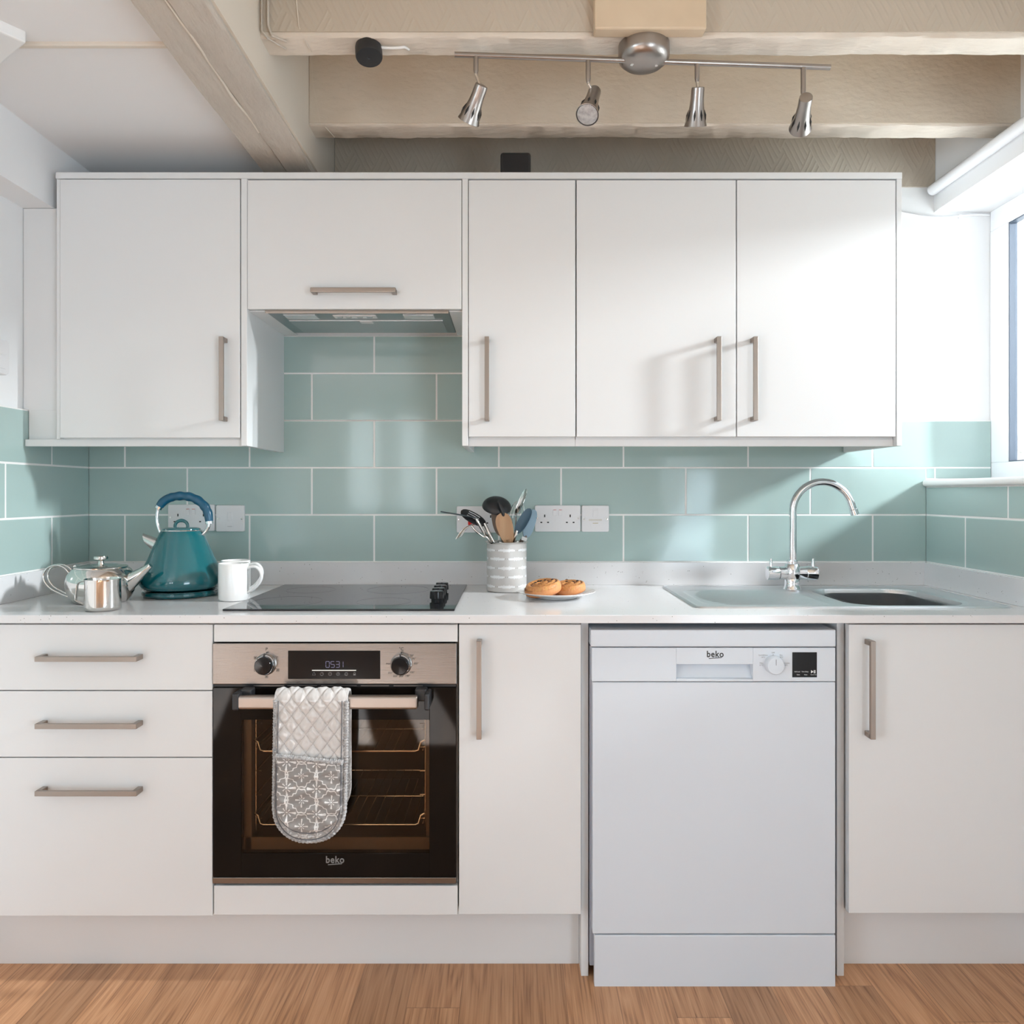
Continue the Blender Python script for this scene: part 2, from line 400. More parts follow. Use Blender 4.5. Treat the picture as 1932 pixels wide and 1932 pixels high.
JX = -.4479; PITCH = .402; RH = .152; Z0 = .979; G = .0027
def tiles_row(mb, lo, hi, z0, z1, joint, put):
    k = math.floor((lo-joint)/PITCH) - 1
    while joint + k*PITCH < hi:
        a = max(joint+k*PITCH+G, lo); b = min(joint+(k+1)*PITCH-G, hi)
        if b-a > .006: put(mb, a, b, z0+G, z1-G)
        k += 1
tb = MB()
def putb(mb, a, b, z0, z1): mb.box(a, b, 0, .0075, z0, z1, b=.0009)
for row, lo, hi, zl, zh in ((0, -1.3675, 1.3316, Z0, Z0+RH), (1, -1.3675, 1.3316, Z0+RH, Z0+2*RH), (1, 1.3340, 1.541, 1.2465, Z0+2*RH),
                            (2, -1.3675, 1.541, Z0+2*RH, Z0+3*RH), (3, -.750, -.142, Z0+3*RH, Z0+4*RH), (4, -.750, -.142, Z0+4*RH, 1.7085)):
    tiles_row(tb, lo, hi, zl, zh, JX + (PITCH/2 if row % 2 else 0), putb)
tb.build('tiles', 'tile', wb)
gb = MB(); gb.box(-1.3675, 1.3316, .0007, .008, Z0-.002, Z0+2*RH); gb.box(-1.3675, 1.541, .0007, .008, Z0+2*RH, Z0+3*RH+.001); gb.box(1.3316, 1.541, .0007, .008, 1.244, Z0+2*RH)
gb.box(-.752, -.140, .0007, .008, Z0+3*RH, 1.7085); gb.build('grout', 'grout', wb)
tl = MB()
def putl(mb, a, b, z0, z1): mb.box(-1.3755, -1.3675, -b, -a, z0, z1, b=.0014)
for row in range(3): tiles_row(tl, .0, 1.9, Z0+row*RH, Z0+(row+1)*RH, .192 + (PITCH/2 if row % 2 else 0), putl)
tl.build('tiles', 'tile', wl)
box('grout', 'grout', wl, -1.383, -1.3682, -1.9, .0, Z0-.002, Z0+3*RH+.001)

wr = struct(MB().box(1.34, 1.62, -2.6, .008, 0, 1.222).box(1.34, 1.62, -2.6, -1.35, 1.222, 2.6).box(1.34, 1.62, -4.9, -4.3, 0, 2.6).box(1.34, 1.62, -4.3, -2.6, 2.05, 2.6).build('wall_right', 'white'),
            'white wall around the side window', 'wall')
tr = MB()
def putr(mb, a, b, z0, z1): mb.box(1.3316, 1.3395, -b, -a, z0, z1, b=.0014)
tiles_row(tr, 0, 1.34, Z0, Z0+RH, .2075, putr); tiles_row(tr, 0, 1.34, Z0+RH, 1.2215, .396, putr)
tr.build('tiles', 'tile', wr)
box('grout', 'grout', wr, 1.3323, 1.34, -1.34, .0, Z0-.002, 1.222)
lint = MB()   # lintel over the window, and the wall above it that leans outwards
lint.box(1.362, 1.62, -1.35, .008, 2.11, 2.2)
lint.loops([[(1.362, .008, z), (1.62, .008, z), (1.62, -1.35, z), (1.434, -1.35, z), (1.434, -.30, z)] for z in (2.2, 2.6)])
lint.build('lintel', 'white', wr)

struct(MB().box(-3.4, -1.7, -2.15, -2.0, 0, 2.6).build('wall_return', 'white'), 'white return wall behind the viewer', 'wall')
wlr = MB(); wlr.box(-3.5, -3.35, -4.9, -4.4, 0, 2.6); wlr.box(-3.5, -3.35, -2.6, -2.0, 0, 2.6); wlr.box(-3.5, -3.35, -4.4, -2.6, 0, .8); wlr.box(-3.5, -3.35, -4.4, -2.6, 2.0, 2.6)
struct(wlr.build('wall_far_left', 'white'), 'white far wall behind the viewer', 'wall')
RX0, RX1, RZ0, RZ1 = -1.62, -.80, 1.0, 1.98
wre = MB(); wre.box(-3.5, -3.1, -4.8, -4.6, 0, 2.6); wre.box(-3.1, -2.0, -4.8, -4.6, 2.0, 2.6); wre.box(-2.0, RX0, -4.8, -4.6, 0, 2.6); wre.box(RX1, 1.62, -4.8, -4.6, 0, 2.6); wre.box(RX0, RX1, -4.8, -4.6, 0, RZ0); wre.box(RX0, RX1, -4.8, -4.6, RZ1, 2.6)
struct(wre.build('wall_rear', 'rearwall'), 'muted grey rear wall with window behind the viewer', 'wall')
w2 = MB(); fw = .05
for x0, x1 in ((RX0, RX0+.06), (-1.30, -1.08), (RX1-.06, RX1)): w2.box(x0, x1, -4.74, -4.68, RZ0, RZ1, b=.004)
w2.box(RX0, RX1, -4.74, -4.68, RZ0, RZ0+fw, b=.004); w2.box(RX0, RX1, -4.74, -4.68, RZ1-fw, RZ1, b=.004)
w2o = struct(w2.build('window_2', 'upvc'), 'white window in the rear wall', 'window')
box('pane', 'pane', w2o, RX0+.05, RX1-.05, -4.713, -4.707, RZ0+.04, RZ1-.04)

d1 = MB()
for x0, x1 in ((-3.1, -3.02), (-2.6, -2.5), (-2.08, -2.0)): d1.box(x0, x1, -4.74, -4.68, .06, 1.93, b=.003)
d1.box(-3.1, -2.0, -4.74, -4.68, 0, .06, b=.003); d1.box(-3.1, -2.0, -4.74, -4.68, 1.93, 2.0, b=.003)
d1o = struct(d1.build('door_1', 'upvc'), 'white glazed door behind the viewer', 'door')
box('pane', 'pane', d1o, -3.02, -2.6, -4.713, -4.707, .06, 1.93); box('pane', 'pane', d1o, -2.5, -2.08, -4.713, -4.707, .06, 1.93)
struct(MB().box(-.735, 1.62, -4.8, .2, 2.46, 2.6).build('ceiling', 'joist'), 'beige ceiling between the joists', 'ceiling')
struct(MB().box(-3.4, -.735, -4.8, .2, 2.185, 2.6).build('ceiling_left', 'plaster2'), 'white plaster ceiling beside the main beam', 'ceiling')
struct(MB().box(-1.13, -.735, -.776, -.764, 2.176, 2.186, b=.002).build('trim_1', 'cream'), 'thin board joint across the white ceiling', 'trim')  # cream tone stands in for the shadow band along this joint
a = math.atan2(.085, -.117)
struct(MB().box(-1.300, -1.030, -.785, -.725, 2.160, 2.187, b=.004, rot=Matrix.Rotation(a, 3, 'Z')).build('trim_2', 'gloss_white'), 'white batten set obliquely on the ceiling', 'trim')

def rough_bar(mb, axis, a0, a1, p0, p1, z0, z1, n=70, amp=.0022, seed=1):
    rnd = random.Random(seed); L = []
    w = [0]*6
    for i in range(n+1):
        t = a0 + (a1-a0)*i/n
        w = [.72*x + rnd.uniform(-amp, amp) for x in w]
        c = .004
        sec = [(p0, z1), (p0, z0+c+w[0]), (p0+c+w[1], z0+w[2]*.6), (p1-c+w[3], z0+w[4]*.6), (p1, z0+c+w[5]), (p1, z1)]
        L.append([(t, p, z) if axis == 'x' else (p, t, z) for p, z in sec])
    mb.loops(L); return mb
beam = MB()
rough_bar(beam, 'y', -4.6, .007, -.735, -.6635, 2.142, 2.5, 120, .0016, 3)
rough_bar(beam, 'y', -4.6, .007, -.6620, -.583, 2.139, 2.5, 120, .0016, 4)
beam.box(-.668, -.658, -4.6, .0, 2.150, 2.3)
bo = struct(beam.build('ceiling_beam', 'beam'), 'thick beige painted timber beam running along the ceiling', 'beam')
bo.name = 'beam'
bdp = [(-.6635+.0022*math.sin(i*.7)+.0012*math.sin(i*1.9), -4.6+i*.045, 2.1415) for i in range(93)]; MB().tube(bdp, [.0030+.0008*math.sin(i*1.3) for i in range(93)], 8).build('sealant_bead', 'cream', bo)
box('casing', 'cream', bo, -.583, -.577, -4.6, .006, 2.150, 2.46)
j1 = MB(); rough_bar(j1, 'x', -.577, 1.47, -.295, -.22, 2.24, 2.47, 110, .0018, 5)
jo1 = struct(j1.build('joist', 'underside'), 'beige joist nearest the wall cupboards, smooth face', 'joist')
j2 = MB(); rough_bar(j2, 'x', -.577, 1.47, -.70, -.63, 2.24, 2.47, 110, .0018, 6)
box('lining', 'joist', jo1, -.575, 1.46, -.2975, -.2945, 2.2465, 2.46)
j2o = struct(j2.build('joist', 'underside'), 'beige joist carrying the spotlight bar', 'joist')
box('wallpaper', 'paper', j2o, -.57, 1.45, -.7035, -.699, 2.252, 2.46)
box('mounting_block', 'block', j2o, .182, .432, -.738, -.7035, 2.237, 2.46, b=.004)
MB().tube([(-.556, -.71, 2.46), (-.556, -.709, 2.262), (-.548, -.707, 2.240), (-.520, -.69, 2.237)], .0028, 8).tube([(-.570, -.71, 2.46), (-.570, -.71, 2.25), (-.56, -.705, 2.236), (-.53, -.66, 2.237)], .002, 8).build('cable', 'beam', j2o)
MB().tube([(-.500, -.7065, 2.46), (-.496, -.7065, 2.36), (-.487, -.7065, 2.262), (-.478, -.69, 2.2385), (-.474, -.65, 2.2375)], .0012, 6).build('bell_wire', 'cream', j2o)
MB().tube([(-.600+.03, -.2965, 2.45), (-.565, -.2965, 2.36), (-.545, -.2965, 2.25), (-.53, -.28, 2.2385), (-.52, -.23, 2.2375)], .0012, 6).build('bell_wire', 'cream', bpy.data.objects['joist'])

# window in the side wall
wf = MB()
for y0, y1 in ((-.08, .006), (-1.10, -1.0), (-1.35, -1.27)): wf.box(1.542, 1.572, y0, y1, 1.299, 2.045, b=.002)
wf.box(1.5425, 1.572, -1.35, .006, 1.244, 1.299, b=.002); wf.box(1.5425, 1.572, -1.35, .006, 2.045, 2.11, b=.002)
w1 = struct(wf.build('window_1', 'upvc'), 'white framed side window above the sink', 'window')
gk = MB()
for y0, y1 in ((-1.0, -.080), (-1.27, -1.10)):
    gk.box(1.546, 1.570, y1-.003, y1, 1.299, 2.045); gk.box(1.546, 1.570, y0, y0+.003, 1.299, 2.045)
    gk.box(1.546, 1.570, y0, y1, 1.299, 1.302); gk.box(1.546, 1.570, y0, y1, 2.042, 2.045)
gk.build('gasket', 'gasket', w1)
MB().box(1.560, 1.563, -.997, -.083, 1.302, 2.042).build('pane', 'pane', w1)
MB().box(1.560, 1.563, -1.267, -1.103, 1.302, 2.042).build('pane', 'pane', w1)
MB().box(1.317, 1.572, -1.37, .0, 1.222, 1.244, b=.009, seg=4).build('sill', 'gloss_white', w1)

yd = struct(box('ground_outside', 'yard', None, 1.62, 7, -6, 5, -.15, -.05), 'pale paved yard outside the window', 'ground')
struct(MB().box(1.66, 6, .55, .7, -.05, 3.2).build('wall_outside', 'render'), 'pale pebbledash wall seen through the side window', 'wall')

# blind rail above the window
rl = thing('blind_rail', 'white blind rail above the side window, dark end cap', 'rail', (1.344, -.012, 2.172))
MB().tube([(1.344, -.016, 2.172), (1.344, -2.0, 2.172)], .0175, 20).build('tube', 'upvc', rl)
MB().tube([(1.344, -.010, 2.172), (1.344, -.017, 2.172)], [.0135, .0155], 20).build('end_cap', M['navy'], rl)
tag(MB().tube([(1.088, .004, 2.115), (1.18, .004, 2.125), (1.2547, .004, 2.1075), (1.3197, .004, 2.0955), (1.36, .004, 2.0915), (1.405, .004, 2.0915), (1.44, .004, 2.096), (1.4735, .004, 2.1), (1.51, .004, 2.101), (1.538, .004, 2.0985)], .0034, 8).box(1.440, 1.449, -.002, .008, 2.086, 2.100, b=.001).build('cable', 'upvc', None, (1.3, .004, 2.1)),
    'thin white cable sagging along the wall beside the window', 'cable')

# ------------------------------------------------------------------ cupboards
def handle(parent, x, y, z, L, vertical=True):
    """square bow handle on a front at depth y; proud 32 mm"""
    mb = MB(); w = .0062; d = .032; h = L/2; t = .0045
    if vertical:
        mb.box(x-w, x+w, y-d, y-d+2*t, z-h, z+h, b=.0012)
        for zz in (z-h+w, z+h-w): mb.box(x-w, x+w, y-d+.004, y+.001, zz-w, zz+w, b=.0012)
    else:
        mb.box(x-h, x+h, y-d, y-d+2*t, z-w, z+w, b=.0012)
        for xx in (x-h+w, x+h-w): mb.box(xx-w, xx+w, y-d+.004, y+.001, z-w, z+w, b=.0012)
    return mb.build('handle', 'nickel', parent)
def front(parent, name, x0, x1, z0, z1, y=DOORY, t=.018, m='cab'):
    return MB().box(x0, x1, y, y+t, z0, z1, b=.0013).build(name, m, parent)
def carcass(mb, x0, x1, y0, y1, z0, z1, t=.018):
    mb.box(x0, x0+t, y0, y1, z0, z1); mb.box(x1-t, x1, y0, y1, z0, z1)
    mb.box(x0+t, x1-t, y0, y1, z0, z0+t); mb.box(x0+t, x1-t, y0, y1, z1-t, z1); mb.box(x0+t, x1-t, y1-.006, y1, z0+t, z1-t)
    return mb

CB = -.5585   # front of base carcasses
# drawer unit
t = thing('drawer_cabinet', 'white three-drawer base cupboard under the kettle', 'cabinet', (-1.03, -.3, .166))
carcass(MB(), -1.345, -.7345, CB, -.02, .166, .884).build('carcass', 'cab_in', t)
for z0, z1, zh in ((.7194, .8795, .8018), (.5562, .7168, .6402), (.1676, .5536, .4786)):
    d = front(t, 'drawer', -1.345, -.7345, z0, z1); handle(d, -1.0268, DOORY, zh, .245, False)
# oven housing
t = thing('oven_housing', 'white oven housing with narrow panels above and below the oven', 'cabinet', (-.433, -.3, .166))
hz = MB(); hz.box(-.7305, -.714, CB, -.02, .166, .884); hz.box(-.1525, -.1360, CB, -.02, .166, .884); hz.box(-.714, -.1525, CB, -.02, .166, .184); hz.box(-.714, -.1525, -.03, -.02, .184, .884)
hz.build('carcass', 'cab_in', t)
front(t, 'filler_panel', -.7310, -.1355, .8373, .8795); front(t, 'filler_panel', -.7310, -.1355, .1700, .2415)
# narrow unit
t = thing('narrow_cabinet', 'narrow white base cupboard between the oven and the dishwasher', 'cabinet', (.017, -.3, .166))
carcass(MB(), -.1325, .1663, CB, -.02, .166, .884).build('carcass', 'cab_in', t)
d = front(t, 'door', -.1322, .1658, .1715, .8795); handle(d, -.082, DOORY, .7267, .236)
# sink unit
t = thing('sink_cabinet', 'white base cupboard beneath the sink bowl', 'cabinet', (1.07, -.3, .166))
sk = MB(); sk.box(.8265, .842, CB, -.02, .166, .884); sk.box(1.312, 1.328, CB, -.02, .166, .884); sk.box(.842, 1.312, CB, -.02, .166, .184)
sk.build('carcass', 'cab_in', t)
d = front(t, 'door', .8205, 1.3300, .1740, .8795); handle(d, .865, DOORY, .7267, .236)
# end panels and plinths
tag(box('end_panel', 'cab', None, .1690, .1872, -.548, -.01, 0, .884, b=.001, loc=(.178, -.3, 0)), 'white upright end panel between the narrow cupboard and dishwasher', 'panel', 'end panels')
tag(box('end_panel', 'cab', None, .8050, .8230, -.548, -.01, 0, .884, b=.001, loc=(.814, -.3, 0)), 'white upright end panel between dishwasher and sink cupboard', 'panel', 'end panels')
tag(box('plinth', 'cab', None, -1.366, .1685, -.50, -.482, 0, .1655, b=.001, loc=(-.6, -.49, 0)), 'long white plinth under the oven and drawers', 'plinth', 'plinths')
tag(box('plinth', 'cab', None, .8235, 1.339, -.50, -.482, 0, .1655, b=.001, loc=(1.08, -.49, 0)), 'short white plinth under the sink cupboard', 'plinth', 'plinths')

# wall cupboards
def top_unit(name, label, x0, x1, z0, z1):
    t = thing(name, label, 'cabinet', ((x0+x1)/2, -.16, z0)); carcass(MB(), x0, x1, UPY+.0195, -.001, z0, z1).build('carcass', 'cab_in', t); return t
ZT = 2.0735
t = top_unit('wall_cabinet', 'white wall cupboard with one wide door, over the teapot', -1.2585, -.7555, 1.3515, ZT)
d = front(t, 'door', -1.2570, -.7580, 1.3545, 2.0715, UPY); handle(d, -.7985, UPY, 1.5145, .230)
box('bottom_rail', 'cab', t, -1.366, -.7535, -.316, -.298, 1.332, 1.3515, b=.0008)
box('side_panel', 'cab', t, -.7548, -.7380, UPY, -.001, 1.332, ZT, b=.001)
box('side_panel', 'cab', t, -1.2690, -1.2590, UPY+.004, -.001, 1.3515, ZT, b=.0008)
t = top_unit('extractor_cabinet', 'white lift-up wall cupboard above the cooker hood', -.7375, -.1425, 1.7275, ZT)
d = front(t, 'door', -.7370, -.1430, 1.7120, 2.0695, UPY); handle(d, -.438, UPY, 1.757, .233, False)
t = top_unit('wall_cabinet', 'narrow white wall cupboard beside the cooker hood', -.1240, .1735, 1.3515, ZT)
d = front(t, 'door', -.1232, .1728, 1.3575, 2.0695, UPY); handle(d, -.0717, UPY, 1.5145, .230)
box('side_panel', 'cab', t, -.1415, -.1250, UPY, -.001, 1.332, ZT, b=.001)
box('bottom_rail', 'cab', t, -.1245, .1738, -.316, -.298, 1.332, 1.3515, b=.0008)
t = top_unit('wall_cabinet', 'white double-door wall cupboard nearest the window', .1750, 1.0630, 1.3515, ZT)
d = front(t, 'door', .1765, .6185, 1.3575, 2.0695, UPY); handle(d, .564, UPY, 1.5145, .230)
d = front(t, 'door', .6215, 1.0615, 1.3575, 2.0695, UPY); handle(d, .6639, UPY, 1.5145, .230)
box('bottom_rail', 'cab', t, .1742, 1.0640, -.316, -.298, 1.332, 1.3515, b=.0008)
box('side_panel', 'cab', t, 1.0645, 1.0790, UPY, -.001, 1.332, ZT, b=.001)
tag(box('top_panel', 'cab', None, -1.2690, 1.0795, UPY-.001, -.001, ZT+.0003, 2.0910, b=.001, loc=(-.1, -.16, ZT)), 'long white top panel lying across all the wall cupboards', 'panel')
tag(MB().box(-1.3660, -1.2695, -.300, -.282, 1.3518, 1.4355, b=.001).box(-1.3815, -1.2695, -.300, -.282, 1.4350, 2.004, b=.001).build('filler_strip', 'cab', None, (-1.32, -.29, 1.35)), 'tall white filler strip between wall cupboard and side wall', 'panel')
tag(MB().box(-.036, .050, -.30, -.16, 2.0912, 2.164, b=.008, seg=3).build('router', 'blackp', None, (.007, -.23, 2.0912)), 'small black box lying on top of the wall cupboards', 'box')
for xx in (-1.325, -.80, ): pass

# ------------------------------------------------------------------ cooker hood
t = thing('cooker_hood', 'grey steel cooker hood set beneath the lift-up wall cupboard', 'cooker hood', (-.436, -.17, 1.712))
box('side_filler', 'cab', t, -.7375, -.6935, -.315, -.001, 1.7090, 1.7120, b=.0006); box('side_filler', 'cab', t, -.1795, -.1425, -.315, -.001, 1.7090, 1.7120, b=.0006)
MB().box(-.6925, -.1800, -.318, -.050, 1.7065, 1.7265, b=.003).build('body', 'hoodsteel', t)
box('front_edge', 'nickel', t, -.6925, -.1800, -.3215, -.3175, 1.7030, 1.7120, b=.001)
f = box('filter', 'filter', t, -.655, -.205, -.228, -.072, 1.7030, 1.7075, b=.0015)
box('catch', 'cab_in', f, -.448, -.412, -.226, -.200, 1.7010, 1.7040, b=.001)
for x0, x1 in ((-.650, -.560), (-.312, -.225)): box('light_lens', 'lens', t, x0, x1, -.296, -.245, 1.7035, 1.7075, b=.001)
k = box('switch_panel', 'sock', t, -.512, -.390, -.290, -.255, 1.7040, 1.7075, b=.001)
for x in (-.495, -.470, -.438, -.410): box('button', 'filter', k, x-.008, x+.008, -.280, -.265, 1.7022, 1.7045, b=.001)

# ------------------------------------------------------------------ worktop
wt = MB()
def slab(mb, xs, ys, hole, z0, z1):
    for i in range(len(xs)-1):
        for j in range(len(ys)-1):
            if (i, j) == hole: continue
            x0, x1, y0, y1 = xs[i], xs[i+1], ys[j], ys[j+1]
            mb.add([(x0, y0, z1), (x1, y0, z1), (x1, y1, z1), (x0, y1, z1)], [(0, 1, 2, 3)])
            mb.add([(x0, y0, z0), (x1, y0, z0), (x1, y1, z0), (x0, y1, z0)], [(3, 2, 1, 0)])
    X0, X1, Y0, Y1 = xs[0], xs[-1], ys[0], ys[-1]
    for a, b in (((X0, Y0), (X1, Y0)), ((X1, Y0), (X1, Y1)), ((X1, Y1), (X0, Y1)), ((X0, Y1), (X0, Y0)),
                 ((xs[1], ys[1]), (xs[1], ys[2])), ((xs[1], ys[2]), (xs[2], ys[2])), ((xs[2], ys[2]), (xs[2], ys[1])), ((xs[2], ys[1]), (xs[1], ys[1]))):
        mb.add([(*a, z0), (*b, z0), (*b, z1), (*a, z1)], [(0, 1, 2, 3)])
slab(wt, [-1.367, .875, 1.225, 1.331], [-.598, -.468, -.098, -.001], (1, 1), WT-.020, WT)
wt.box(-1.367, 1.331, -.6005, -.5975, WT-.0195, WT-.0005, b=.0009)
w = tag(wt.build('worktop', 'quartz', None, (0, -.3, WT-.02)), 'white speckled quartz worktop running along the whole wall', 'worktop')
up = MB(); up.box(-1.3665, 1.3305, -.0125, -.0005, WT, Z0-.0005, b=.001); up.box(-1.3665, -1.3545, -.598, -.0130, WT, Z0-.0005, b=.001); up.box(1.3190, 1.3305, -.598, -.0130, WT, Z0-.0005, b=.001)
up.build('upstand', 'quartz', w)

# ------------------------------------------------------------------ oven
OX0, OX1, OY = -.7330, -.1375, -.584
ov = thing('oven', 'built-in black glass oven with steel control panel and quilted mitt on its handle', 'oven', (-.435, -.3, .247))
def xo(p): return (p-968)/774.0
def zo(p): return 1.2-(p-931)/774.0
cv = MB(); X0, X1, ZA, ZB, YF, YB = -.655, -.215, .330, .662, -.556, -.13
cv.box(X0-.02, X0, YF, YB, ZA-.02, ZB+.02); cv.box(X1, X1+.02, YF, YB, ZA-.02, ZB+.02); cv.box(X0, X1, YF, YB, ZA-.02, ZA); cv.box(X0, X1, YF, YB, ZB, ZB+.02); cv.box(X0-.02, X1+.02, YB, YB+.02, ZA-.02, ZB+.02)
cv.box(-.712, -.155, -.50, -.05, ZB+.03, .826)
cv.build('cavity', 'enamel', ov)
for zz in (.556, .372):
    r = MB()
    for x in [X0+.012+i*.0245 for i in range(18)]: r.tube([(x, -.53, zz), (x, -.17, zz)], .0012, 6)
    for y in (-.535, -.36, -.17): r.tube([(X0+.03, y, zz-.001), (X1-.03, y, zz-.001)], .0024, 8)
    for x, sg in ((X0+.03, -1), (X1-.03, 1)): r.tube([(x, -.535, zz-.001), (x+sg*.008, -.535, zz+.002), (x+sg*.014, -.535, zz+.022), (x+sg*.022, -.535, zz+.026), (x+sg*.022, -.17, zz+.026)], .0024, 8)
    r.build('oven_rack', 'rackwire', ov)
for x in (X0+.006, X1-.006):
    r = MB()
    for y in (-.52, -.34, -.18): r.tube([(x, y, ZA+.02), (x, y, ZB-.02)], .002, 8)
    for i in range(5):
        z = ZA+.05+i*.06; r.tube([(x, -.52, z), (x, -.18, z)], .002, 8); r.tube([(x, -.52, z), (x+(.014 if x < -.4 else -.014), -.52, z)], .002, 6)
    r.build('side_rack', 'rackwire', ov)
fa = MB().box(OX0, OX1, OY, OY+.030, zo(1291), zo(1214), b=.0015).build('control_panel', 'fascia', ov)
box('vent_gap', 'dark', ov, OX0+.004, OX1-.004, OY+.010, OY+.03, .8240+.0120, .8380)
vg = box('vent_strip', 'blackp', ov, OX0+.002, OX1-.002, OY+.006, OY+.03, zo(1297), zo(1291))
vs = MB()
for a, b in ((477, 535), (541, 597), (605, 672), (680, 733), (742, 797)): vs.box(xo(a), xo(b), OY+.004, OY+.008, zo(1295.5), zo(1294.3))
vs.build('slot', 'steel', vg)
dp = MB().box(xo(543.5), xo(717.5), OY-.0012, OY+.002, zo(1281), zo(1227.5), b=.0006).build('display', 'blackgloss', fa)
# seven-segment digits
def seg7(mb, d, x, z, w, h, y):
    S = {'0': 'abcdef', '5': 'acdfg', '3': 'abcdg', '1': 'bc'}[d]; t = .0007; q = .0005
    pos = {'a': (x+q, x+w-q, z+h-t, z+h+t), 'd': (x+q, x+w-q, z-t, z+t), 'g': (x+q, x+w-q, z+h/2-t, z+h/2+t),
           'f': (x-t, x+t, z+h/2+q, z+h-q), 'b': (x+w-t, x+w+t, z+h/2+q, z+h-q), 'e': (x-t, x+t, z+q, z+h/2-q), 'c': (x+w-t, x+w+t, z+q, z+h/2-q)}
    for k in S: a = pos[k]; mb.box(a[0], a[1], y-.0004, y, a[2], a[3])
sd = MB(); yd_ = OY-.0013
for d, px in (('0', 615), ('5', 624.5), ('3', 634), ('1', 641)): seg7(sd, d, xo(px), zo(1259), .0085, .0145, yd_)
sd.build('digit', 'led', dp)
MB().box(xo(589), xo(672), yd_-.0004, yd_, zo(1265.2), zo(1263.8)).build('light_bar', 'ledbar', dp)
ic = MB()
def ring(mb, x, z, r, y, w=.0006, seg=20):
    mb.loops([[(x+rr*math.cos(2*PI*k/seg), yy, z+rr*math.sin(2*PI*k/seg)) for k in range(seg)] for rr, yy in ((r-w/2, y), (r-w/2, y-.0004), (r+w/2, y-.0004), (r+w/2, y))], cap0=False, cap1=False)
for i, px in enumerate((592.5, 607.5, 623, 638, 653.5, 669)):
    x, z = xo(px), zo(1271.3)
    if i in (1, 2, 3, 4): ring(ic, x, z, .0040, yd_)
    if i == 0: ic.tube([(x-.004, yd_, z-.003), (x-.0025, yd_, z-.001), (x-.0022, yd_, z+.002), (x, yd_, z+.004), (x+.0022, yd_, z+.002), (x+.0025, yd_, z-.001), (x+.004, yd_, z-.003), (x-.004, yd_, z-.003)], .0003, 5)
    if i == 1: ic.box(x-.0003, x+.0003, yd_-.0004, yd_, z, z+.0026); ic.box(x, x+.002, yd_-.0004, yd_, z-.0003, z+.0003)
    if i in (2, 3): ic.box(x-.0022, x+.0022, yd_-.0004, yd_, z-.0003, z+.0003)
    if i == 3: ic.box(x-.0003, x+.0003, yd_-.0004, yd_, z-.0022, z+.0022)
    if i == 4: ring(ic, x, z, .0022, yd_)
    if i == 5: ic.box(x-.0028, x+.0028, yd_-.0004, yd_, z-.0035, z+.0005); ring(ic, x, z+.0018, .0022, yd_)
ic.build('icon', 'logo', dp)
for px in (502, 757):
    x, z = xo(px), zo(1253); y = OY
    kb = MB().lathe([(.0262, 0), (.0262, .006), (.0245, .012), (.0225, .015), (.0205, .0145)], (x, y, z), 48, (0, -1, 0), cap0=True, cap1=True).build('knob', 'chrome', fa)
    MB().lathe([(.0212, .013), (.0208, .024), (.0190, .0262), (.0, .0266)], (x, y, z), 48, (0, -1, 0), cap0=True).build('knob_cap', 'blackgloss', kb)
    MB().box(x-.0016, x+.0016, y-.0162, y-.008, z+.0190, z+.0275).build('pointer', 'blackp', kb)
yl = OY-.0002
def word(parent, t_, size, x, y, z, m='ink', bold=0): return MB().text(t_, size, x, y, z, bold=bold).build('lettering', m, parent)
word(fa, 'P', .0105, xo(503), yl, zo(1225)); word(fa, '°C', .0105, xo(757), yl, zo(1224.5))
for s_, px, py in (('50°', 777.5, 1237), ('75°', 781, 1243), ('100°', 785, 1252), ('150°', 778, 1268.5), ('180°', 769, 1275), ('200°', 757.5, 1276), ('220°', 746.5, 1275.5), ('250°', 737, 1269.5), ('max', 732.5, 1252)):
    word(fa, s_, .0066, xo(px), yl, zo(py))
for px, r0, w0 in ((757, .0008, .0012), (503, .0012, .0006)):
    lt = MB(); ring(lt, xo(px), zo(1231.5), r0, yl, w0); lt.build('dot', 'ink', fa)
for px, py in ((482, 1241), (482, 1264), (503, 1276.5), (524, 1264), (522, 1242)):
    lt = MB(); x, z = xo(px), zo(py); h = .0036
    if px != 522:
        for a in ((x-h, x+h, z+h-.0005, z+h), (x-h, x+h, z-h, z-h+.0005), (x-h, x-h+.0005, z-h, z+h), (x+h-.0005, x+h, z-h, z+h)): lt.box(a[0], a[1], yl-.0003, yl, a[2], a[3])
        if px != 482 or py < 1250: ring(lt, x, z, .0014, yl, .0012)
    else: lt.box(x-h, x+h, yl-.0003, yl, z+h-.0005, z+h); lt.box(x-.0004, x+.0004, yl-.0003, yl, z-.002, z+.002)
    lt.build('program_icon', 'ink', fa)
# door
dr = MB(); DZ0, DZ1 = zo(1655), zo(1297.5); wx0, wx1, wz0, wz1 = xo(455), xo(810), zo(1610), zo(1358)
yy0, yy1 = OY, OY+.020
dr.box(OX0+.001, wx0, yy0, yy1, DZ0, DZ1, b=.0012); dr.box(wx1, OX1-.001, yy0, yy1, DZ0, DZ1, b=.0012)
dr.box(wx0, wx1, yy0, yy1, DZ0, wz0, b=.0004); dr.box(wx0, wx1, yy0, yy1, wz1, DZ1, b=.0004)
do = dr.build('door', 'blackglass', ov)
MB().box(wx0, wx1, yy0, yy0+.004, wz0, wz1).build('window', 'ovenpane', do)
inn = MB(); inn.box(X0-.004, X0+.010, yy1, yy1+.006, wz0, wz1); inn.box(wx0-.002, wx1+.002, yy1, yy1+.006, wz0, wz0+.030); inn.build('inner_frame', 'enamel', do)
box('bottom_trim', 'fascia', do, OX0+.001, OX1-.001, OY-.001, OY+.020, zo(1667), zo(1655.6), b=.001)
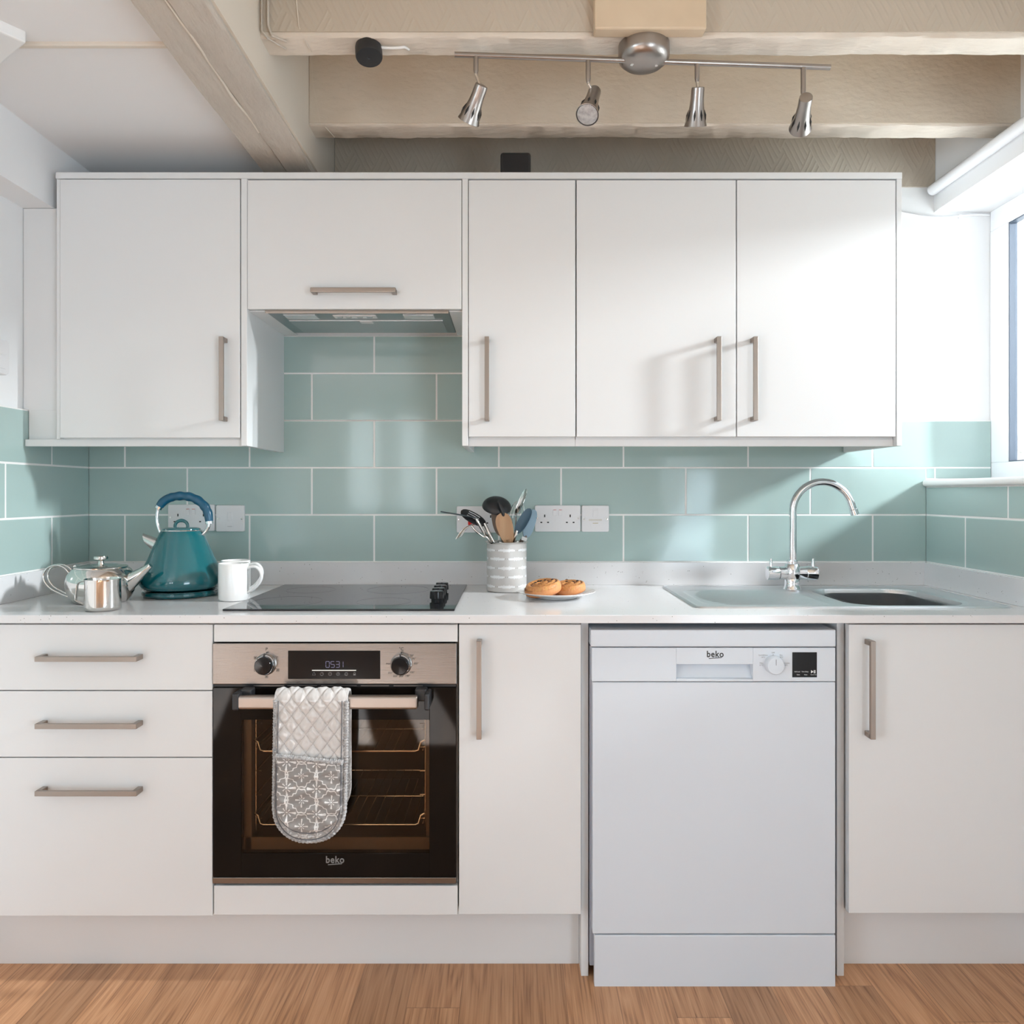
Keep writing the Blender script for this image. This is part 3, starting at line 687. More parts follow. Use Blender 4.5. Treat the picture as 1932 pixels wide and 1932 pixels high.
hd = MB().box(xo(447)+.011, xo(803)-.013, -.634, -.614, .6870, .7190, b=.006, seg=4).build('handle', 'ovenbar', do)
for x0, x1 in ((-.6665, -.6500), (-.2105, -.1985)): box('handle_bracket', 'blackp', hd, x0, x1, -.636, OY+.001, .6850, .7250, b=.004)
for x0, x1 in ((-.655, -.628), (-.236, -.208)): box('handle_bracket', 'blackp', hd, x0, x1, -.612, OY+.001, .7000, .7300, b=.004)
lg = MB().text('beko', .0235, xo(632), OY-.0001, zo(1622.5), bold=.00045, sx=.90); lg.box(xo(632)-.017, xo(632)+.017, OY-.0004, OY, zo(1630.5)-.0010, zo(1630.5)+.0010, rot=Matrix.Rotation(math.radians(-4), 3, 'Y'))
lg.build('logo', 'logo', do)

# ------------------------------------------------------------------ oven mitt hanging over the handle bar
mt = thing('oven_mitt', 'grey and white quilted double oven mitt draped over the oven handle', 'oven mitt', (-.477, -.62, .733))
MXC, MHW = -.4775, .0865; MZT, MZB = .711, .3765
def mhw(z, zb):                      # half width, rounded at the bottom
    r = MHW
    if z >= zb+r: return r
    q = (zb+r-z)/r; q = min(q, .999)
    return r*math.sqrt(max(1-q**2.3, 0))
def skew(z): return -.004*(.70-z)/.33
def quilt(x, z):
    a = x*.80+z*.62; b = x*.80-z*.62; k = PI/.0270
    q = abs(math.sin(a*k))*abs(math.sin(b*k)); p = .0016*math.sin(x*190+3*math.sin(z*90))*math.sin(z*170+2*math.sin(x*120))
    return .0066*min(q*1.9, 1)**.6 + p*min(q*2, 1)
NU, NV = 120, 420
cols = []
FL = MZT-MZB; AL = PI*.0165; BL = .30; TOT = FL+AL+BL
def strap(u, v, side):
    s = v*TOT; uu = u*2-1; th = .005
    if s < FL:
        z = MZB+s; hw = mhw(z, MZB); x = MXC+skew(z)+uu*hw; e = min((1-abs(uu))*hw, s)
        puff = quilt(x, z)*min(1, e/.012)
        y = -.641 if side == 0 else -.6355
        if side == 0: y -= puff*.8
        return (x, y, z)
    if s < FL+AL:
        a = (s-FL)/AL*PI; x = MXC+uu*MHW; r = .0225 if side == 0 else .017
        if side == 0: r += quilt(x, MZT+s-FL)*min(1, (1-abs(uu))*MHW/.012)*.5
        return (x, -.6185-r*math.cos(a), MZT+r*math.sin(a))
    z = MZT-(s-FL-AL); hw = mhw(z, MZT-BL); x = MXC+uu*hw
    return (x, -.5965 if side == 0 else -.6015, z)
def flower(dx, dz, R):
    r = math.hypot(dx, dz); a = math.atan2(dz, dx)
    if r < R*.12: return 1
    k = 8; pet = abs(math.cos(a*k/2))
    rr_ = R*(.55+.45*abs(math.cos(2*a))**3)
    return 1 if (R*.22 < r < rr_ and pet > .86) else 0
def motif(x, z):
    A, B = .0700, .0590
    z = z + .05*(x-MXC)
    u = (x-(MXC-.018))/A; w = (z-.5385)/B
    fu, fw = u-round(u), w-round(w)
    q = abs(fu)*2.0 + abs(fw)*2.0; ang = math.atan2(fw, fu)
    lim = .86 + .055*math.cos(4*ang) + .05*math.cos(8*ang+PI)
    rr_ = math.hypot(fu*2, fw*2); 
    ogee = rr_/(.80 + .12*math.cos(4*ang) - .055*math.cos(12*ang))
    if .98 < ogee < 1.08: return 1
    if flower(fu*A, fw*B, .0155): return 1
    gu, gw = u-.5-round(u-.5), w-.5-round(w-.5)
    if flower(gu*A, gw*B, .0225): return 1
    if abs(fu) > .46 and abs(fw) < .035: return 1
    return 0
sm = MB().shell(strap, NU, NV)
def scol(i):
    x, y, z = sm.v[i]; lx = x-MXC-skew(z)
    e = mhw(max(z, MZB+.001), MZB)-abs(lx)
    c = (.68, .655, .64)
    a = x*.80+z*.62; b = x*.80-z*.62; k = PI/.0270
    if z < .565: return (.76, .745, .73) if motif(x, z) else (.46, .44, .425)
    if min(abs(math.sin(a*k)), abs(math.sin(b*k))) < .06: c = (.47, .445, .43)
    return c
sm.c = [scol(i) for i in range(len(sm.v))]
sm.build('quilted_strap', 'mitt', mt)
# pocket
PZB = MZB+.026
def ptop(x): return .578 - (x-MXC)*.10 - .004
def pock(u, v, side):
    uu = u*2-1; hwt = MHW-.0085
    zb = PZB; z0_ = zb + v*(.588-zb)
    r = hwt
    hw = r if z0_ >= zb+r else r*math.sqrt(max(1-min((zb+r-z0_)/r, .999)**2.3, 0))
    x = MXC+skew(z0_)+uu*hw
    zt = ptop(x); z = zb+v*(zt-zb)
    e = min((1-abs(uu))*hw, v*(zt-zb), 1)
    if side: return (x, -.6445, z)
    wr = .0022*math.sin(z*150+x*60+1.3*math.sin(x*70)) + .0015*math.sin(z*260-x*110)
    return (x, -.6500 - (.0060+wr)*min(1, e/.010)**.6, z)
pm = MB().shell(pock, 190, 280)
pm.c = [((.80, .785, .77) if motif(x, z) else (.30, .285, .275)) for x, y, z in pm.v]
pm.build('pocket', 'mitt', mt)
# bindings
def outl(hw0, zb, n=46, ztop=.712):
    P = [];
    for i in range(n+1): z = ztop - (ztop-zb-hw0)*i/n; P.append((MXC+skew(z)-hw0, z))
    for i in range(1, 40):
        a = PI+PI*i/40; c, s_ = math.cos(a), math.sin(a)
        z = zb+hw0+hw0*(-abs(s_)**.92); P.append((MXC+skew(z)+hw0*(abs(c)**.9)*(1 if c > 0 else -1), z))
    for i in range(n, -1, -1): z = ztop - (ztop-zb-hw0)*i/n; P.append((MXC+skew(z)+hw0, z))
    return P
def ruff(P, y, r, n=3):
    Q = []; R = []
    for i in range(len(P)-1):
        for k in range(n):
            t_ = k/n; x = P[i][0]*(1-t_)+P[i+1][0]*t_; z = P[i][1]*(1-t_)+P[i+1][1]*t_
            j = len(Q); Q.append((x, y-.0006*math.sin(j*1.9), z)); R.append(r*(1+.16*math.sin(j*1.7)+.05*math.sin(j*.9)))
    return Q, R
Q, R_ = ruff(outl(MHW-.003, MZB+.003), -.6415, .0062); MB().tube(Q, R_, 10, flat=.8).build('binding', 'cotton', mt)
Q, R_ = ruff([(MXC+skew(.5)-.079, -0)] and [(MXC-.0785+i*.0785*2/40, ptop(MXC-.0785+i*.0785*2/40)+.003) for i in range(41)], -.6535, .0062); MB().tube(Q, R_, 10, flat=.8).build('pocket_binding', 'cotton', mt)
st = MB(); P = outl(MHW-.0115, MZB+.0115)
st.tube([(x, -.6535 if z < .57 else -.6480, z) for x, z in P], .0012, 6)
P2 = [(x, z) for x, z in outl(MHW-.0095, PZB) if z < .572]
st.tube([(x, -.6515, z) for x, z in P2], .0012, 6)
st.build('stitching', 'thread', mt)

# ------------------------------------------------------------------ dishwasher
dw = thing('dishwasher', 'white freestanding dishwasher under the draining board', 'dishwasher', (.487, -.3, 0))
DX0, DX1, DY = .1935, .7835, -.587
def xd(p): return (p-968)/772.5
def zd(p): return 1.2-(p-931)/772.5
MB().box(DX0-.004, DX1-.002, -.555, -.03, .03, zd(1222), b=.002).build('cabinet', 'dish_side', dw)
MB().box(.1888, xd(1574), DY-.004, -.03, zd(1219), zd(1187), b=.003).build('lid', 'dish', dw)
cp = MB(); yb = DY+.03; hx0, hx1, hz0, hz1 = xd(1275), xd(1419), zd(1280), zd(1252)
x0, x1, z0, z1 = xd(1116), xd(1574), zd(1284.5), zd(1221)
cp.box(x0, hx0, DY, yb, z0, z1, b=.0012); cp.box(hx1, x1, DY, yb, z0, z1, b=.0012); cp.box(hx0, hx1, DY, yb, hz1, z1, b=.0008); cp.box(hx0, hx1, DY, yb, z0, hz0, b=.0008)
cpo = cp.build('control_panel', 'dish', dw)
MB().loops([[(x, DY+.002, hz0), (x, DY+.010, hz0+.001), (x, DY+.028, hz1-.004), (x, DY+.028, hz1), (x, DY+.03, hz1), (x, DY+.03, hz0)] for x in (hx0, hx1)]).build('handle_recess', 'dish', cpo)
kx, kz = xd(1457.5), zd(1252.5)
kb = MB().lathe([(.0225, 0), (.0225, .004), (.0215, .016), (.0195, .0185), (.0, .019)], (kx, DY, kz), 48, (0, -1, 0), cap0=True).build('knob', 'dish', cpo)
MB().box(kx-.0006, kx+.0006, DY-.0195, DY-.017, kz+.002, kz+.016).build('pointer', 'greyink', kb)
ds = MB().box(xd(1493), xd(1539), DY-.0008, DY+.001, zd(1276.5), zd(1229.5)).build('display', 'blackgloss', cpo)
ty = DY-.0009; tx = MB()
for s_, sz, px, py in (('Half Load', .0036, 1502, 1266), ('Time Delay', .0036, 1516.5, 1266), ('Clean', .0034, 1504, 1271.7), ('Rinse', .0034, 1518, 1271.7), ('Cancel 3 sec', .0028, 1532.5, 1271.7)): word(ds, s_, sz, xd(px), ty, zd(py), 'whiteink')
tx.add([(xd(1528), ty, zd(1269)), (xd(1528), ty, zd(1263)), (xd(1532.5), ty, zd(1266))], [(0, 1, 2)]); tx.box(xd(1533), xd(1534.2), ty-.0003, ty, zd(1269), zd(1263)); tx.box(xd(1535), xd(1536.2), ty-.0003, ty, zd(1269), zd(1263))
tx.build('icon', 'whiteink', ds)
ly = DY-.0001
for s_, sz, px, py in (('OFF', .0046, 1457, 1230.5), ('Quick&Shine', .0043, 1438, 1235), ('60°C', .0043, 1438.5, 1239), ('Eco', .0046, 1472, 1235), ('50°C', .0043, 1472.5, 1239), ('Mini', .0046, 1434.5, 1250), ('35°C', .0043, 1434.5, 1254), ('Intensive', .0043, 1482, 1250), ('70°C', .0043, 1481, 1254)): word(cpo, s_, sz, xd(px), ly, zd(py), 'greyink')
lb = MB(); ring(lb, xd(1457), zd(1234.5), .0006, ly, .001); lb.build('dot', 'greyink', cpo)
lg = MB().text('beko', .0215, xd(1348), DY-.0001, zd(1233.5), bold=.00045, sx=.90); lg.box(xd(1348)-.0155, xd(1348)+.0155, DY-.0005, DY, zd(1240.5)-.0008, zd(1240.5)+.0008, rot=Matrix.Rotation(math.radians(-4), 3, 'Y'))
lg.build('logo', 'ink', cpo)
MB().box(xd(1117.5), xd(1574.5), DY+.001, DY+.03, zd(1759.5), zd(1286), b=.0022, seg=3).build('door', 'dish', dw)
MB().box(xd(1121), xd(1574.5), DY, DY+.02, zd(1859.5), zd(1762), b=.0022, seg=3).build('kick_panel', 'dish', dw)
for x in (.23, .74):
    for y in (-.50, -.10): MB().cyl((x, y, 0), (x, y, .032), .018, .014, 20).build('foot', 'blackp', dw)

# ------------------------------------------------------------------ hob
hb = thing('hob', 'black glass electric hob with four knobs set in the worktop', 'hob', (-.436, -.287, WT))
MB().box(-.7262, -.1460, -.5395, -.0350, WT+.0002, WT+.0052, b=.0016).build('glass', 'hobglass', hb)
for x, y, r in ((-.605, -.170, .072), (-.605, -.405, .092), (-.345, -.165, .092), (-.345, -.410, .072)):
    mb = MB(); sg = 72
    mb.loops([[(x+q*math.cos(2*PI*k/sg), y+q*math.sin(2*PI*k/sg), WT+zz) for k in range(sg)] for q, zz in ((r-.0006, .0051), (r-.0006, .0054), (r+.0006, .0054), (r+.0006, .0051))], cap0=False, cap1=False)
    mb.build('ring_marking', 'hobmark', hb)
for i in range(4):
    y = -.393 + i*.0625; x = -.2055-.0012*i; z = WT+.005
    k = MB().lathe([(.0150, 0), (.0150, .005), (.0190, .0065), (.0190, .012), (.0182, .025), (.0165, .0265), (.0, .0268)], (x, y, z), 40, cap0=True).build('knob', 'blackgloss', hb)
    MB().box(x-.002, x+.002, y-.0188, y-.004, z+.0262, z+.0276, b=.0004).build('pointer', 'blackp', k)

# ------------------------------------------------------------------ sink and tap
SX0, SX1, SY0, SY1 = .4665, 1.2860, -.4955, -.0560
BX0, BX1, BY0, BY1 = .895, 1.207, -.452, -.113
def sdrr(x, y, x0, x1, y0, y1, r):
    cx, cy = (x0+x1)/2, (y0+y1)/2; qx = abs(x-cx)-(x1-x0)/2+r; qy = abs(y-cy)-(y1-y0)/2+r
    return math.hypot(max(qx, 0), max(qy, 0))+min(max(qx, qy), 0)-r
def sm01(t): t = max(0, min(1, t)); return t*t*(3-2*t)
def sinkz(x, y):
    do_ = -sdrr(x, y, SX0, SX1, SY0, SY1, .022)
    z = .0012 + .0030*sm01(do_/.004) - .0014*sm01((do_-.006)/.006)
    db = -sdrr(x, y, BX0, BX1, BY0, BY1, .075)
    if db > -.016: z -= .0026*sm01((db+.016)/.012)
    if db > 0: z -= .150*sm01(db/.022)**.8
    dd = -sdrr(x, y, .500, .862, -.462, -.150, .06)
    if dd > 0:
        z -= .0018*sm01(dd/.01)
        g = math.sin((y+.462)/.0235*2*PI)
        edge = sm01((x-.515-.06*((y+.30)/.16)**2)/.012)*sm01((.842-x)/.02)*sm01(dd/.018)
        z += .0022*max(g, -.2)*edge
    return WT + .0004 + z
sk = thing('sink', 'stainless steel sink with ribbed drainer set in the worktop', 'sink', (.876, -.276, WT))
nx, ny = 250, 150
s_ = MB().grid(lambda u, v: (SX0+(SX1-SX0)*u, SY0+(SY1-SY0)*v, (WT-.0002 if u in (0, 1) or v in (0, 1) else sinkz(SX0+(SX1-SX0)*u, SY0+(SY1-SY0)*v))), nx, ny)
def clampin():      # round the outer corners
    out = []
    for x, y, z in s_.v:
        d = sdrr(x, y, SX0, SX1, SY0, SY1, .022)
        if d > 0:
            cx = min(max(x, SX0+.022), SX1-.022); cy = min(max(y, SY0+.022), SY1-.022); v = Vector((x-cx, y-cy)); v = v.normalized()*.022
            x, y, z = cx+v.x, cy+v.y, WT-.0002
        out.append((x, y, z))
    s_.v = out
clampin(); s_.build('basin', 'sinksteel', sk, smooth=60)
MB().lathe([(.0, .0), (.038, .0), (.041, .002), (.041, .004)], (1.05, -.283, WT-.1478), 40).build('drain', 'chrome', sk)
wu = MB(); LL = []
def rrl(x0, x1, y0, y1, rad, z, n=8):
    P = []
    for cx, cy, a0 in ((x1-rad, y1-rad, 0), (x0+rad, y1-rad, 90), (x0+rad, y0+rad, 180), (x1-rad, y0+rad, 270)):
        for k in range(n+1):
            q = math.radians(a0+90*k/n); P.append((cx+rad*math.cos(q), cy+rad*math.sin(q), z))
    return P
for i, z in ((.030, WT-.140), (.022, WT-.135), (.004, WT-.016), (.0, WT-.010), (.001, WT-.008), (.006, WT-.009), (.010, WT-.016), (.028, WT-.132)): LL.append(rrl(.926+i, 1.178-i, -.428+i, -.136-i, .060, z))
wu.loops(LL); tag(wu.build('washing_up_bowl', 'greyplastic', None, (1.05, -.28, WT-.14)), 'dark grey washing-up bowl sitting inside the steel sink', 'bowl')
tp = thing('mixer_tap', 'tall chrome swan neck mixer tap behind the sink', 'tap', (.8495, -.134, WT+.002))
TX, TY = .8495, -.134
MB().lathe([(.0265, 0), (.0265, .004), (.0235, .008), (.0225, .020), (.0225, .034), (.021, .036)], (TX, TY, WT+.001), 40, cap0=True).build('base', 'chrome', tp)
b = MB(); zc = WT+.052
b.lathe([(.021, -.02), (.024, -.012), (.026, 0), (.024, .012), (.020, .026), (.0185, .028)], (TX, TY, zc), 40, cap0=True, cap1=True)
b.tube([(TX-.040, TY, zc), (TX-.020, TY, zc), (TX, TY, zc), (TX+.020, TY, zc), (TX+.040, TY, zc)], [.0195, .0195, .018, .0195, .0195], 32)
b.build('body', 'chrome', tp)
for sg in (-1, 1):
    h = MB(); h.tube([(TX+sg*.0405, TY, zc), (TX+sg*.043, TY, zc), (TX+sg*.074, TY, zc-.001), (TX+sg*.076, TY, zc-.001)], [.0185, .0205, .0205, .0185], 32)
    h.tube([(TX+sg*.064, TY, zc+.016), (TX+sg*.064, TY, zc+.042), (TX+sg*.064, TY, zc+.044)], [.0042, .0042, .0035], 12); h.build('lever', 'chrome', tp)
P = [(TX, TY, zc+.026), (TX, TY, zc+.045)]; rs = [.0165, .0155]
MB().tube([(TX, TY, zc+.024), (TX, TY, zc+.030), (TX, TY, zc+.040), (TX, TY, zc+.041)], [.0165, .0175, .0165, .014], 32).build('collar', 'chrome', tp)
AR = .0905; AZ = 1.1445; P = [(TX+.002, TY, zc+.03), (TX+.002, TY, 1.05)]
for i in range(33):
    an = PI - math.radians(163)*i/32; P.append((TX+.002+AR+AR*math.cos(an), TY-.0, AZ+AR*math.sin(an)))
d_ = (Vector(P[-1])-Vector(P[-2])).normalized()
e = Vector(P[-1]); P += [tuple(e+d_*.01), tuple(e+d_*.021)]
MB().tube(P, .0112, 24).build('spout', 'chrome', tp)
MB().tube([tuple(e+d_*.0195), tuple(e+d_*.021), tuple(e+d_*.037), tuple(e+d_*.038)], [.0113, .0128, .0128, .011], 24).build('aerator', 'chrome', tp)

# ------------------------------------------------------------------ sockets and switches on the tiles
def plate(name, label, cat, x0, x1, z0, z1, group):
    t = thing(name, label, cat, ((x0+x1)/2, -.0005, (z0+z1)/2), group)
    MB().rr(x0, x1, z0, z1, .005, -.0105, -.0003, .002).build('faceplate', 'sock', t)
    return t
def screws(t, x0, x1, z):
    for x in (x0+.0075, x1-.0075):
        s_ = MB().lathe([(.0030, 0), (.0030, .0008), (.0, .0010)], (x, -.0105, z), 16, (0, -1, 0)).build('screw', 'pol', t)
def outlet(t, x, z):
    p = MB(); p.box(x-.0019, x+.0019, -.0110, -.0100, z+.0085-.0042, z+.0085+.0042); p.build('socket_hole', 'dark', t)
    p = MB(); p.box(x-.0138, x-.0078, -.0110, -.0100, z-.0125-.0019, z-.0125+.0019); p.box(x+.0078, x+.0138, -.0110, -.0100, z-.0125-.0019, z-.0125+.0019); p.build('socket_hole', 'dark', t)
def rocker(t, x, z, w=.0115, h=.018, m='sock', tilt=7):
    return MB().box(x-w/2, x+w/2, -.0125, -.0095, z-h/2, z+h/2, b=.0007, rot=Matrix.Rotation(math.radians(tilt), 3, 'X')).build('rocker_switch', m, t)
def double(label, x0, x1, z0, z1):
    t = plate('double_socket', label, 'socket', x0, x1, z0, z1, 'wall sockets'); c = (x0+x1)/2; z = (z0+z1)/2
    screws(t, x0, x1, z+.001); outlet(t, c-.042, z); outlet(t, c+.040, z)
    for dx in (-.0095, .0085):
        r = rocker(t, c+dx, z+.0185)
        box('indicator', 'red', r, c+dx-.0045, c+dx+.0045, -.0135, -.0118, z+.0272, z+.0284)
    return t
double('white double wall socket behind the teal kettle', -1.1085, -.9595, 1.0795, 1.1645)
double('white double wall socket beside the fused switch with lettering', .0700, .2170, 1.0770, 1.1620)
def spur(label, x0, x1, z0, z1, words):
    t = plate('fused_switch', label, 'switch', x0, x1, z0, z1, 'wall switches'); c = (x0+x1)/2; z = (z0+z1)/2
    screws(t, x0, x1, z-.001)
    MB().rr(c-.0085, c+.0085, z+.004 if words else z-.006, z+.034 if words else z+.022, .001, -.0112, -.010, .0005).build('switch_surround', 'sock', t)
    rocker(t, c, z+.017 if words else z+.009, .013, .021)
    MB().rr(c-.0150, c+.0150, z-.0265, z-.0115, .001, -.0114, -.010, .0005).build('fuse_cover', 'sock', t)
    if words:
        MB().text('DISHWASHER', .0068, c, -.0106, z-.0045).build('lettering', 'goldink', t); box('label_strip', 'goldink', t, c-.0085, c+.0085, -.0118, -.0112, z-.0155, z-.0135)
    else: box('label_strip', 'greyink', t, c-.0075, c+.0075, -.0118, -.0112, z-.0262, z-.0252)
spur('plain white fused switch beside the kettle socket', -.9545, -.8640, 1.0775, 1.1625, False)
spur('white fused switch with small lettering, nearest the tap', .2205, .3085, 1.0765, 1.1615, True)
t = plate('cooker_switch', 'white cooker switch plate with red rocker behind the utensils', 'switch', -.1815, -.0365, 1.0740, 1.1590, 'wall switches')
screws(t, -.1815, -.0365, 1.1155); outlet(t, -.0720, 1.1175)
rocker(t, -.1345, 1.112, .020, .028, 'red')
# thermostat on side wall
t = thing('wall_switch', 'white rounded control panel on the side wall', 'switch', (-1.382, -.43, 1.57))
def rot_plate(mb):  # turn a plate facing -Y to face +X at the side wall
    mb.v = [(-1.3828-(y), -.430+x, z) for x, y, z in mb.v]; return mb
rot_plate(MB().rr(-.055, .055, 1.520, 1.615, .012, -.014, -.0005, .004)).build('faceplate', 'sock', t)
rot_plate(MB().rr(.012, .040, 1.535, 1.566, .004, -.0158, -.0135, .001)).build('button', 'sock', t)
rot_plate(MB().rr(.012, .040, 1.572, 1.603, .004, -.0158, -.0135, .001)).build('button', 'sock', t)

# ------------------------------------------------------------------ kettle
KX, KY = -.9617, -.240
kt = thing('kettle', 'teal pyramid kettle with petrol blue arched handle', 'kettle', (KX, KY, WT))
MB().lathe([(.090, .0015), (.101, .002), (.1055, .007), (.1055, .013), (.102, .0165), (.099, .0170)], (KX, KY, WT), 72, cap0=True, cap1=True).build('power_base', 'teal', kt)
MB().lathe([(.103, .0155), (.1045, .0165), (.103, .0178), (.099, .0178)], (KX, KY, WT), 72).build('base_ring', 'chrome', kt)
bz = [(.090, .0195), (.1, .0215), (.1075, .026), (.1125, .034), (.1140, .042), (.1125, .052), (.1085, .064), (.1015, .081), (.0930, .101), (.0830, .125), (.0735, .148), (.0640, .170), (.0575, .183), (.0550, .1865)]
MB().lathe(bz, (KX, KY, WT), 80, cap0=True).build('body', 'teal', kt)
MB().lathe([(.0555, .1855), (.0565, .1870), (.0555, .1890), (.047, .1895)], (KX, KY, WT), 72).build('rim', 'chrome', kt)
ld = MB().lathe([(.0525, .188), (.0515, .1925), (.045, .1955), (.02, .1970), (.0, .1972)], (KX, KY, WT), 64, cap0=True).build('lid', 'teal', kt)
def kp(px, py): return ((px-968)/652.0, KY, 1.2-(py-931)/652.0)
def smooth_path(pts, n=8):
    pts = [Vector(p) for p in pts]; out = []
    for i in range(len(pts)-1):
        p0 = pts[max(i-1, 0)]; p1 = pts[i]; p2 = pts[i+1]; p3 = pts[min(i+2, len(pts)-1)]
        for k in range(n):
            t_ = k/n; out.append(.5*((2*p1)+(-p0+p2)*t_+(2*p0-5*p1+4*p2-p3)*t_*t_+(-p0+3*p1-3*p2+p3)*t_**3))
    return out+[pts[-1]]
MB().tube(smooth_path([kp(328.5, 999), kp(329, 990), kp(333, 984.5), (kp(340.5, 982)), kp(348, 984.5), kp(352, 990), kp(352.5, 999)]), .0030, 12, flat=1.6).build('lid_loop', 'teal', ld)
fr_ = smooth_path([kp(306, 1012), kp(299, 1000), kp(294.5, 983), kp(295.5, 965), kp(299, 955)])
MB().tube(fr_, .0048, 14).build('handle_rod', 'chrome', kt)
MB().tube(smooth_path([kp(393, 985), kp(391, 996), kp(384, 1005), kp(376, 1012)]), .0048, 14).build('handle_rod', 'chrome', kt)
gp = smooth_path([kp(298.5, 957), kp(305, 948), kp(316, 940.5), kp(330, 936.5), kp(345, 936), kp(360, 938.5), kp(374, 945.5), kp(385, 956), kp(391, 969), kp(393.5, 986)], 6)
rr_ = [.0105 + .0022*min(1, i/6, (len(gp)-1-i)/6) + (.0009*math.cos(i*.9) if 14 < i < 46 else 0) for i in range(len(gp))]
gr = MB().tube(gp, rr_, 20).build('handle_grip', 'navy', kt)
for q in (gp[0], gp[-1]):
    n_ = (gp[1]-gp[0]) if q is gp[0] else (gp[-1]-gp[-2]); n_ = n_.normalized()
    MB().tube([q-n_*.004, q+n_*.004], .0112, 20).build('grip_collar', 'chrome', gr)
for px in (305, 377): MB().ell(kp(px, 1011), .007, .008, .006).build('handle_mount', 'chrome', kt)
sp = MB(); a0 = Vector(kp(310, 1037)); a1 = Vector(kp(292, 1027)); a2 = Vector(kp(272, 1017))
ax = (a2-a0).normalized(); sd_ = Vector((0, 1, 0)); nn = ax.cross(sd_)
L = []
for c, r, sl in ((a0, .0255, 0), (a1, .0195, 0), (a2, .0120, .012)):
    L.append([c + sd_*r*math.cos(2*PI*k/32) + nn*r*math.sin(2*PI*k/32) - ax*sl*math.sin(2*PI*k/32)*(1 if nn.z < 0 else -1) for k in range(32)])
sp.loops(L, cap0=True, cap1=False); sp.loops([[p for p in L[2]], [p*.999+a2*.001 for p in L[2]], [a1+(p-a2)*1.25 for p in L[2]]], cap0=False, cap1=True)
sp.build('spout', 'pol', kt)

# ------------------------------------------------------------------ teapot, milk jug, mugs
PX, PY = -1.122, -.372
tpn = thing('teapot', 'polished steel teapot with flat lid beside the teal kettle', 'teapot', (PX, PY, WT))
MB().lathe([(.055, .0005), (.064, .001), (.074, .012), (.0825, .028), (.0865, .046), (.0860, .060), (.0815, .075), (.0730, .087), (.0660, .0925), (.0640, .0930)], (PX, PY, WT), 72, cap0=True).build('body', 'pol', tpn)
l_ = MB().lathe([(.0660, .0925), (.0665, .0950), (.064, .0965), (.040, .1000), (.0, .1025)], (PX, PY, WT), 64, cap0=True).build('lid', 'pol', tpn)
MB().lathe([(.0085, .100), (.0075, .104), (.0065, .110), (.0095, .1135), (.0175, .1155), (.0180, .1185), (.0170, .1230), (.0150, .1245), (.0, .1248)], (PX, PY, WT), 40, cap0=True).build('knob', 'pol', l_)
MB().tube([(PX-.066, PY+.01, WT+.0955), (PX-.066, PY-.01, WT+.0955)], .0042, 12).build('hinge', 'pol', l_)
sp_ = smooth_path([(PX+.060, PY, WT+.045), (PX+.085, PY, WT+.060), (PX+.112, PY, WT+.080), (PX+.136, PY-.002, WT+.0985)], 6)
MB().tube(sp_, [.033 - (.033-.0062)*min(1, (i/(len(sp_)-1))**.75) for i in range(len(sp_))], 28, up=(0, 1, 0)).build('spout', 'pol', tpn)
def tpp(px, py): return ((px-968)/688.0, 1.2-(py-931)/688.0)
hpts = [tpp(141, 1081), tpp(134, 1072), tpp(124, 1066), tpp(112, 1065), tpp(100, 1070), tpp(93, 1080), tpp(93, 1092), tpp(103, 1106), tpp(122, 1117), tpp(142, 1125)]
for dy in (-.010, .010):
    MB().tube(smooth_path([(x, PY+dy, z) for x, z in hpts], 6), .0024, 10, flat=1.0).build('handle', 'pol', tpn)
JX_, JY_ = -1.038, -.515
jg = thing('milk_jug', 'small polished steel milk jug in front of the teapot', 'jug', (JX_, JY_, WT))
MB().lathe([(.034, .0005), (.0385, .001), (.0410, .004), (.0415, .010), (.0415, .074), (.0425, .0785), (.0418, .0788), (.0400, .074), (.0395, .008), (.0, .006)], (JX_, JY_, WT), 64, cap0=True).build('body', 'pol', jg)
hp = smooth_path([(JX_-.0395, JY_, WT+.0715), (JX_-.052, JY_, WT+.0715), (JX_-.0625, JY_, WT+.066), (JX_-.0660, JY_, WT+.050), (JX_-.0680, JY_, WT+.030), (JX_-.0655, JY_, WT+.022), (JX_-.0400, JY_, WT+.010)], 6)
MB().tube(hp, .0050, 12, flat=.35, up=(0, 1, 0)).build('handle', 'pol', jg)
def mug(label, x, y, ang, h=.102):
    t = thing('mug', label, 'mug', (x, y, WT), 'white mugs')
    MB().lathe([(.034, .0006), (.0375, .0012), (.0400, .006), (.0405, .02), (.0405, h-.002), (.0395, h), (.0382, h-.001), (.0375, h-.004), (.0375, .010), (.030, .006), (.0, .0058)], (x, y, WT), 64, cap0=True).build('body', 'porcelain', t)
    ca, sa = math.cos(ang), math.sin(ang)
    pts = smooth_path([(r*ca+x, r*sa+y, WT+z) for r, z in ((.0385, .087), (.052, .0925), (.066, .091), (.0765, .080), (.0795, .066), (.075, .051), (.064, .037), (.052, .027), (.0385, .020))], 6)
    MB().tube(pts, .0058, 14, flat=.72).build('handle', 'porcelain', t)
mug('white porcelain mug in front, beside the hob corner', -.7715, -.344, -.08)
mug('white porcelain mug hidden behind another mug', -.7990, -.256, -.10)

